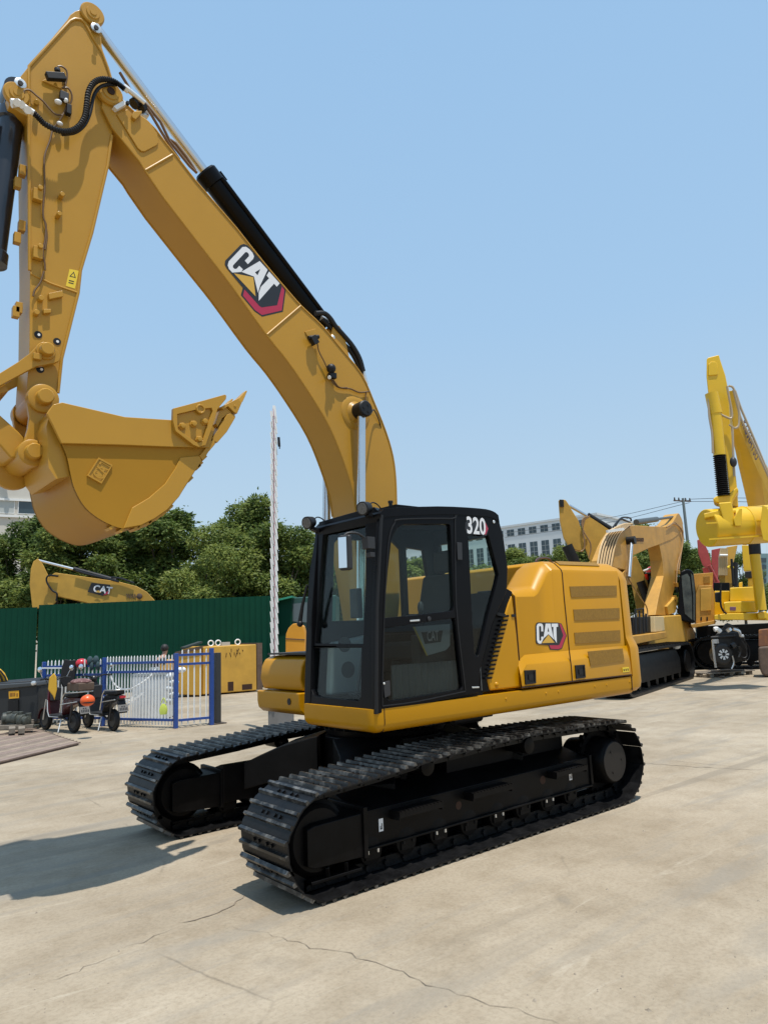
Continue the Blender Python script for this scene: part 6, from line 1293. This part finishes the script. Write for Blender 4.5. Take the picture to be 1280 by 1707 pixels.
# ---- scooters
def scooter(pr, pf, label, bodymat, ht, extra):
    t = hat(pf-pr).normalized(); n = V((-t.y, t.x, 0)); o = hat(pr)
    r = thing('electric_scooter', o, label, 'scooter', 'scooters parked by the railing')
    WB = 1.22; lean = n*0
    def Q(x, y, z): return o+t*x+n*y+V((0, 0, z*ht))
    for x in (0, WB):
        m = MB(); c = Q(x, 0, .23/ht); m.tube([c+(t*cos(2*pi*i/24)+V((0, 0, sin(2*pi*i/24))))*.185 for i in range(25)], .05, 10); w_ = m.build('wheel', RUB, r)
        m = MB(); m.lathe(c-n*.04, n, [(0, .02), (0, .14), (.02, .15), (.06, .15), (.08, .14), (.08, .02)], 20); m.build('rim', mat('scooter_rim', (.08, .08, .08), .4, metal=.6) if 'scooter_rim' not in bpy.data.materials else bpy.data.materials['scooter_rim'], w_)
    m = MB(); m.loft([[Q(x, y, z) for x, y, z in ((1.02, -w_, .62), (.98, w_*-.0-.0+0, .0+.62), (1.02, w_, .62), (1.10, w_*.6, .62), (1.10, -w_*.6, .62))] for w_ in (.16, .1601)]) if False else None
    m.loft([[Q(x, y, z) for x, y in ((x0, -w_), (x0, w_), (x1, w_*.7), (x1, -w_*.7))] for z, x0, x1, w_ in ((.30, .86, .95, .13), (.55, .90, .99, .16), (.85, .95, 1.03, .12), (.95, .97, 1.03, .07))])
    m.build('front_shield', bodymat, r, bevel=.03)
    m = MB(); m.loft([[Q(x, y, z) for y, z in ((-.15, .28), (.15, .28), (.16, .34), (-.16, .34))] for x in (.30, .86)]); m.build('floorboard', PLA, r, bevel=.015)
    m = MB(); m.loft([[Q(x, y, z) for y, z in ((-w_, z0), (w_, z0), (w_*.8, z1), (-w_*.8, z1))] for x, w_, z0, z1 in ((.36, .10, .30, .62), (.22, .13, .44, .68), (-.12, .12, .54, .70), (-.36, .07, .60, .69))]); m.build('body', bodymat, r, bevel=.03)
    m = MB(); m.loft([[Q(x, y, z) for y, z in ((-w_, z0), (w_, z0), (w_*.85, z1), (-w_*.85, z1))] for x, w_, z0, z1 in ((.36, .09, .68, .74), (.15, .13, .69, .77), (-.12, .13, .69, .77), (-.30, .10, .70, .80))]); m.build('seat', RUB, r, bevel=.03)
    m = MB(); m.tube([Q(WB, .0, .30), Q(WB-.06, 0, .50), Q(1.0, 0, .92), Q(.95, 0, 1.0)], .03, 8); m.build('steering_column', PLA, r)
    m = MB(); m.tube(smooth([Q(.84, -.34, 1.04), Q(.93, -.2, 1.05), Q(.96, 0, 1.0), Q(.93, .2, 1.05), Q(.84, .34, 1.04)], 5), .016, 8); hb = m.build('handlebar', RUB, r)
    m = MB(); m.ell(Q(1.0, 0, .98), (.085, .085, .08)); m.build('headlight_housing', bodymat, hb)
    for y in (-.3, .3):
        m = MB(); m.tube([Q(.90, y*.9, 1.05), Q(.88, y*1.15, 1.2)], .008, 6); m.ell(Q(.86, y*1.2, 1.24), (.05, .05, .065), mi=0); m.build('mirror', MIR, hb)
    m = MB(); c = Q(WB, 0, .23/ht)
    m.loft([[c+(t*cos(a)+V((0, 0, sin(a))))*.26+n*y for a in [pi*(.0+.9*k/8) for k in range(9)]]+[c+(t*cos(a)+V((0, 0, sin(a))))*.245+n*y for a in [pi*(.9-.9*k/8) for k in range(9)]] for y in (-.07, .07)]); m.build('front_fender', bodymat, r)
    m = MB()
    for y in (-.17, .17): m.tube([Q(.30, y, .40), Q(.20, y, .70), Q(.10, y, .78), Q(-.42, y, .80), Q(-.45, y*.6, .80)], .013, 6)
    m.tube([Q(-.42, -.17, .80), Q(-.42, .17, .80)], .013, 6)
    for y in (-.17, .17): m.tube([Q(.28, y, .55), Q(-.38, y, .62)], .010, 6); m.tube([Q(.86, y, .62), Q(.80, y*1.1, .40), Q(.74, y*1.05, .30), Q(.36, y, .30)], .011, 6)
    m.split('crash_bar', ZNC, r)
    m = MB(); m.bar(Q(-.30, 0, .62), Q(-.42, 0, .36), .18, .02, t); m.build('mudguard', RUB, r)
    m = MB(); a = Q(-.40, 0, .45); pu = (Q(-.33, 0, .60)-Q(-.42, 0, .38)).normalized(); pnn = pu.cross(n)
    m.prism([a+n*x+pu*z-t*.02 for x, z in ((-.11, -.075), (.11, -.075), (.11, .075), (-.11, .075))], -t*.006, 0)
    for k in range(5): m.prism([a+n*(-.085+.036*k+x)+pu*z-t*.0275 for x, z in ((0, -.045), (.022, -.045), (.022, .01), (0, .01))], -t*.002, 1)
    for k in range(2): m.prism([a+n*(-.04+.05*k+x)+pu*z-t*.0275 for x, z in ((0, .025), (.03, .025), (.03, .05), (0, .05))], -t*.002, 1)
    m.build('number_plate', [CONC, PLA], r, ang=0)
    m = MB(); m.tube([Q(.35, .10, .28), Q(.25, .22, .02/ht)], .012, 6); m.build('kickstand', ZNC, r)
    for y in (-.07, .07): m = MB(); m.tube([Q(WB, y, .23/ht), Q(WB-.10, y, .62)], .014, 6); m.build('fork', ZNC, r)
    for y in (-.10, .10): m = MB(); m.tube([Q(0, y, .23/ht), Q(-.10, y, .62)], .020, 6); m.tube([Q(0, y*.8, .23/ht), Q(.40, y*.8, .30)], .022, 6); m.build('shock_absorber', PLA, r)
    m = MB(); m.bar(Q(-.38, -.06, .66), Q(-.38, .06, .66), .04, .05); m.build('tail_lamp', REDH, r)
    m = MB(); m.loft([[Q(x, y, z) for y, z in ((-.10, .60), (.10, .60), (.11, .86), (-.11, .86))] for x in (.78, .90)]); m.build('storage_pocket', PLA, r, bevel=.02)
    for y in (-.2, .2): m = MB(); m.tube(smooth([Q(.90, y, 1.04), Q(1.06, y*.7, 1.05), Q(1.05, y*.2, .85)], 4), .006, 5); m.build('brake_cable', RUB, r)
    if extra == 'box':
        m = MB(); m.loft([[Q(x, y, z) for x, y in ((-.48, -.18), (.02, -.18), (.02, .18), (-.48, .18))] for z in (.82, .98)]); bx_ = m.build('top_box', RUSD, r, bevel=.03)
        m = MB(); m.ell(Q(-.23, 0, .99), (.26, .20, .07), 14, 8, 0, Matrix.Rotation(math.atan2(t.y, t.x), 3, 'Z')); m.build('cushion', mat('pink_striped_cushion', (.12, .05, .05), .8, col2=(.42, .27, .24), vscale=9), bx_)
    return Q
SR1 = G(123, 1222); SR2 = G(189, 1219)
q1 = scooter(SR1, SR1+FH*.62-RH*.785, 'dark maroon electric scooter with striped cushion on its box, nearest the black tank', MAR, 1.08, 'box')
q2 = scooter(SR2, SR2+FH*.68-RH*.73, 'black electric scooter with orange helmet, parked beside the middle railing post', mat('black_scooter_plastic', (.012, .012, .013), .35, coat=.2), 1.10, '')
m = MB(); m.loft([FP(15.5, [(80, 1150), (82, 1130), (90, 1122), (94, 1128), (95, 1150), (91, 1168), (88, 1160)]), FP(15.7, [(80, 1150), (82, 1130), (90, 1122), (94, 1128), (95, 1150), (91, 1168), (88, 1160)])]); tag(m.build('raincoat', mat('yellow_cloth', (.62, .36, .03), .7), bevel=.02), 'yellow raincoat hung over the maroon scooter handlebar', 'raincoat')
helmet(F(146, 1168, 14.6), .125, ORGH, 'orange helmet hanging on the black scooter')
# ---- black tank with label and parts beside it
r = thing('generator_box', gz(25, 17.2), 'black ribbed machine box with orange label at the left edge', 'box')
TB = FP(16.6, [(-60, 1212), (-60, 1143), (0, 1138), (52, 1134), (60, 1138), (63, 1146), (62, 1206)])
MB().prism(TB, FH*1.6).build('body', mat('black_box_plastic', (.016, .018, .02), .5, bump=.05, bscale=8), r, bevel=.05, seg=3)
MB().prism(FP(16.55, [(-60, 1146), (0, 1141), (60, 1137), (63, 1144), (0, 1150), (-60, 1154)]), FH*1.65).build('lid', mat('grey_black_lid', (.05, .055, .058), .45), r, bevel=.03)
q = MB(); l4 = FP(16.58, zS([(85, 422), (185, 415), (185, 488), (88, 496)])); q.prism(l4, -FH*.006, 0)
for a, b in (((.1, .25), (.4, .7)), ((.45, .25), (.65, .7)), ((.75, .35), (.9, .75))): q.prism([l4[0].lerp(l4[1], x).lerp(l4[3].lerp(l4[2], x), y)-FH*.007 for x, y in ((a[0], a[1]), (b[0], a[1]), (b[0], b[1]), (a[0], b[1]))], -FH*.003, 1)
q.build('warning_label', [mat('orange_label', (.72, .36, .02), .5), mat('label_brown', (.28, .12, .01), .5)], r, ang=0)
MB().prism(FP(16.57, zS([(82, 510), (180, 505), (178, 650), (84, 655)])), -FH*.02).build('door', RUB, r)
MB().lathe(F(57, 1139, 16.5), -FH, [(0, .05), (.05, .05), (.06, .03)], 14).build('cap', ZNC, r)
m = MB()
m.loft([FP(16.9, [(-20, 1141), (-10, 1118), (0, 1116), (8, 1124), (14, 1136)]), FP(17.3, [(-20, 1141), (-10, 1116), (0, 1114), (8, 1122), (14, 1135)])]); o = m.build('cover', mat('yellow_striped_canvas', (.65, .36, .015), .6), bevel=.03); tag(o, 'yellow and black striped cover lying on the black box', 'cover')
q = MB()
for k in range(3): q.tube(FP(16.88, [(-12+6*k, 1118), (-6+7*k, 1128), (-2+7*k, 1139)]), .02, 5)
q.split('stripe', RUB, o)
r = thing('pallet', gz(30, 15.6), 'low wooden skid with dark machine parts in front of the black box', 'pallet')
for k in range(3): MB().bar(F(-20, 1214-4*k, 15.4+.25*k), F(56, 1211-4*k, 15.6+.25*k), .10, .08).build('deck_board', WOOD, r)
for u in (20, 36): MB().bar(F(u, 1219, 15.2), F(u, 1205, 16.2), .12, .10).build('runner', WOOD, r)
for k, (u, v, s_, lab) in enumerate(((15, 1198, .16, 'dark cylindrical machine part, leftmost on the wooden skid'), (25, 1199, .17, 'greasy valve block in the middle of the wooden skid'), (34, 1198, .16, 'round dark pump casting right of the valve block on the skid'), (47, 1201, .17, 'dark motor housing at the right end of the wooden skid'))):
    m = MB(); c = F(u, v, 15.7); m.lathe(c-RH*s_, RH*.9+FH*(.4-.3*k), [(0, s_*.4), (.02, s_*.75), (s_*.8, s_*.8), (s_*.9, s_*.5), (s_*1.5, s_*.55), (s_*1.6, s_*.2)], 14); m.cyl(c-V((0, 0, s_*.3)), c+V((0, 0, s_*.9)), s_*.35); m.bar(c-V((0, 0, s_*.75)), c+RH*.2-V((0, 0, s_*.75)), .2, .06)
    tag(m.build('machine_part', mat('greasy_metal_%d' % k, (.05, .055, .045), .5, var=.5, vscale=14), bevel=.01), lab, 'part')
# slatted mat on the ground
r = thing('walkway_grating', G(40, 1245), 'slatted metal ramp panel lying on the ground at the left edge', 'ramp')
a, b, c = G(-80, 1295), G(131, 1243), G(60, 1219); ea_ = (b-a); eb2 = (c-b)
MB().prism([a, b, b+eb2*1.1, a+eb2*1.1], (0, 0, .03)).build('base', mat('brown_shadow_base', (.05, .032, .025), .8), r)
for k in range(16): MB().bar(a+eb2*(1.1*(k+.5)/16)+V((0, 0, .042)), b+eb2*(1.1*(k+.5)/16)+V((0, 0, .042)), .17, .022).build('slat', mat('ramp_slat_%d' % (k % 3), ((.22, .16, .13), (.26, .20, .15), (.19, .145, .11))[k % 3], .8, var=.2, vscale=6, bump=.3), r)
# ---- worker behind the railing
def skin(name, chain, mt, parent, lv=1):
    """chain: list of (point, radius, parent index)"""
    me = bpy.data.meshes.new(name); o3 = ORG[parent]
    me.from_pydata([tuple(V(p)-o3) for p, _, _ in chain], [(k, i) for k, (_, _, i) in enumerate(chain) if i is not None], [])
    o = bpy.data.objects.new(name, me); COL.objects.link(o); md = o.modifiers.new('skin', 'SKIN'); md.use_smooth_shade = True
    for k, (_, rr, i) in enumerate(chain):
        sv = me.skin_vertices[0].data[k]; rr = rr if isinstance(rr, tuple) else (rr, rr); sv.radius = rr; sv.use_root = (i is None)
    s_ = o.modifiers.new('sub', 'SUBSURF'); s_.levels = lv; s_.render_levels = lv
    me.materials.append(mt); o.parent = parent; ORG[o] = o3; return o
wp_ = gz(260, 19.4); wf = (RH*.8+FH*.5).normalized(); wl_ = V((-wf.y, wf.x, 0))
r = thing('person', wp_, 'person with dark hair and black shirt bending behind the railing', 'person')
def B(f, l, z): return wp_+wf*f+wl_*l+V((0, 0, z))
body = [(B(0, 0, .92), (.13, .15), None), (B(.03, 0, 1.08), (.12, .15), 0), (B(.12, 0, 1.28), (.13, .17), 1), (B(.18, 0, 1.40), (.09, .13), 2), (B(.22, 0, 1.47), .055, 3), (B(.25, 0, 1.56), (.085, .08), 4), (B(.26, 0, 1.66), (.075, .07), 5)]
for sg in (1, -1):
    k = len(body); body += [(B(.0, .10*sg, .86), .095, 0), (B(.04, .11*sg, .50), .062, k), (B(-.02, .11*sg, .10), .042, k+1), (B(.03, .11*sg, .05), .042, k+2), (B(.15, .12*sg, .04), .035, k+3)]
    k = len(body); body += [(B(.17, .19*sg, 1.36), .055, 3), (B(.24, .24*sg, 1.10), .042, k), (B(.44, .18*sg, 1.02), .032, k+1), (B(.50, .17*sg, 1.0), .03, k+2)]
    h = len(body)-1
    for j in range(4): body += [(B(.57, .17*sg+(-.03+.02*j), .99-.004*j), .009, h), (B(.60, .17*sg+(-.032+.021*j), .965), .0085, len(body))]
    body += [(B(.53, .17*sg-.045*sg, .975), .010, h)]
skin('body', body, SKIN, r)
sh_ = [(B(0, 0, .90), (.15, .175), None), (B(.03, 0, 1.08), (.145, .175), 0), (B(.12, 0, 1.28), (.155, .20), 1), (B(.18, 0, 1.41), (.11, .15), 2)]
for sg in (1, -1): k = len(sh_); sh_ += [(B(.17, .20*sg, 1.37), .075, 3), (B(.22, .235*sg, 1.18), .068, k)]
skin('shirt', sh_, CLOTH, r)
tr_ = [(B(0, 0, .93), (.15, .17), None)]
for sg in (1, -1): k = len(tr_); tr_ += [(B(0, .10*sg, .84), .115, 0), (B(.04, .11*sg, .50), .08, k), (B(-.02, .11*sg, .10), .065, k+1)]
skin('trousers', tr_, mat('dark_trousers', (.03, .032, .04), .85), r)
m = MB(); m.ell(B(.235, 0, 1.66), (.105, .098, .11)); m.build('hair', HAIR, r, ang=60)
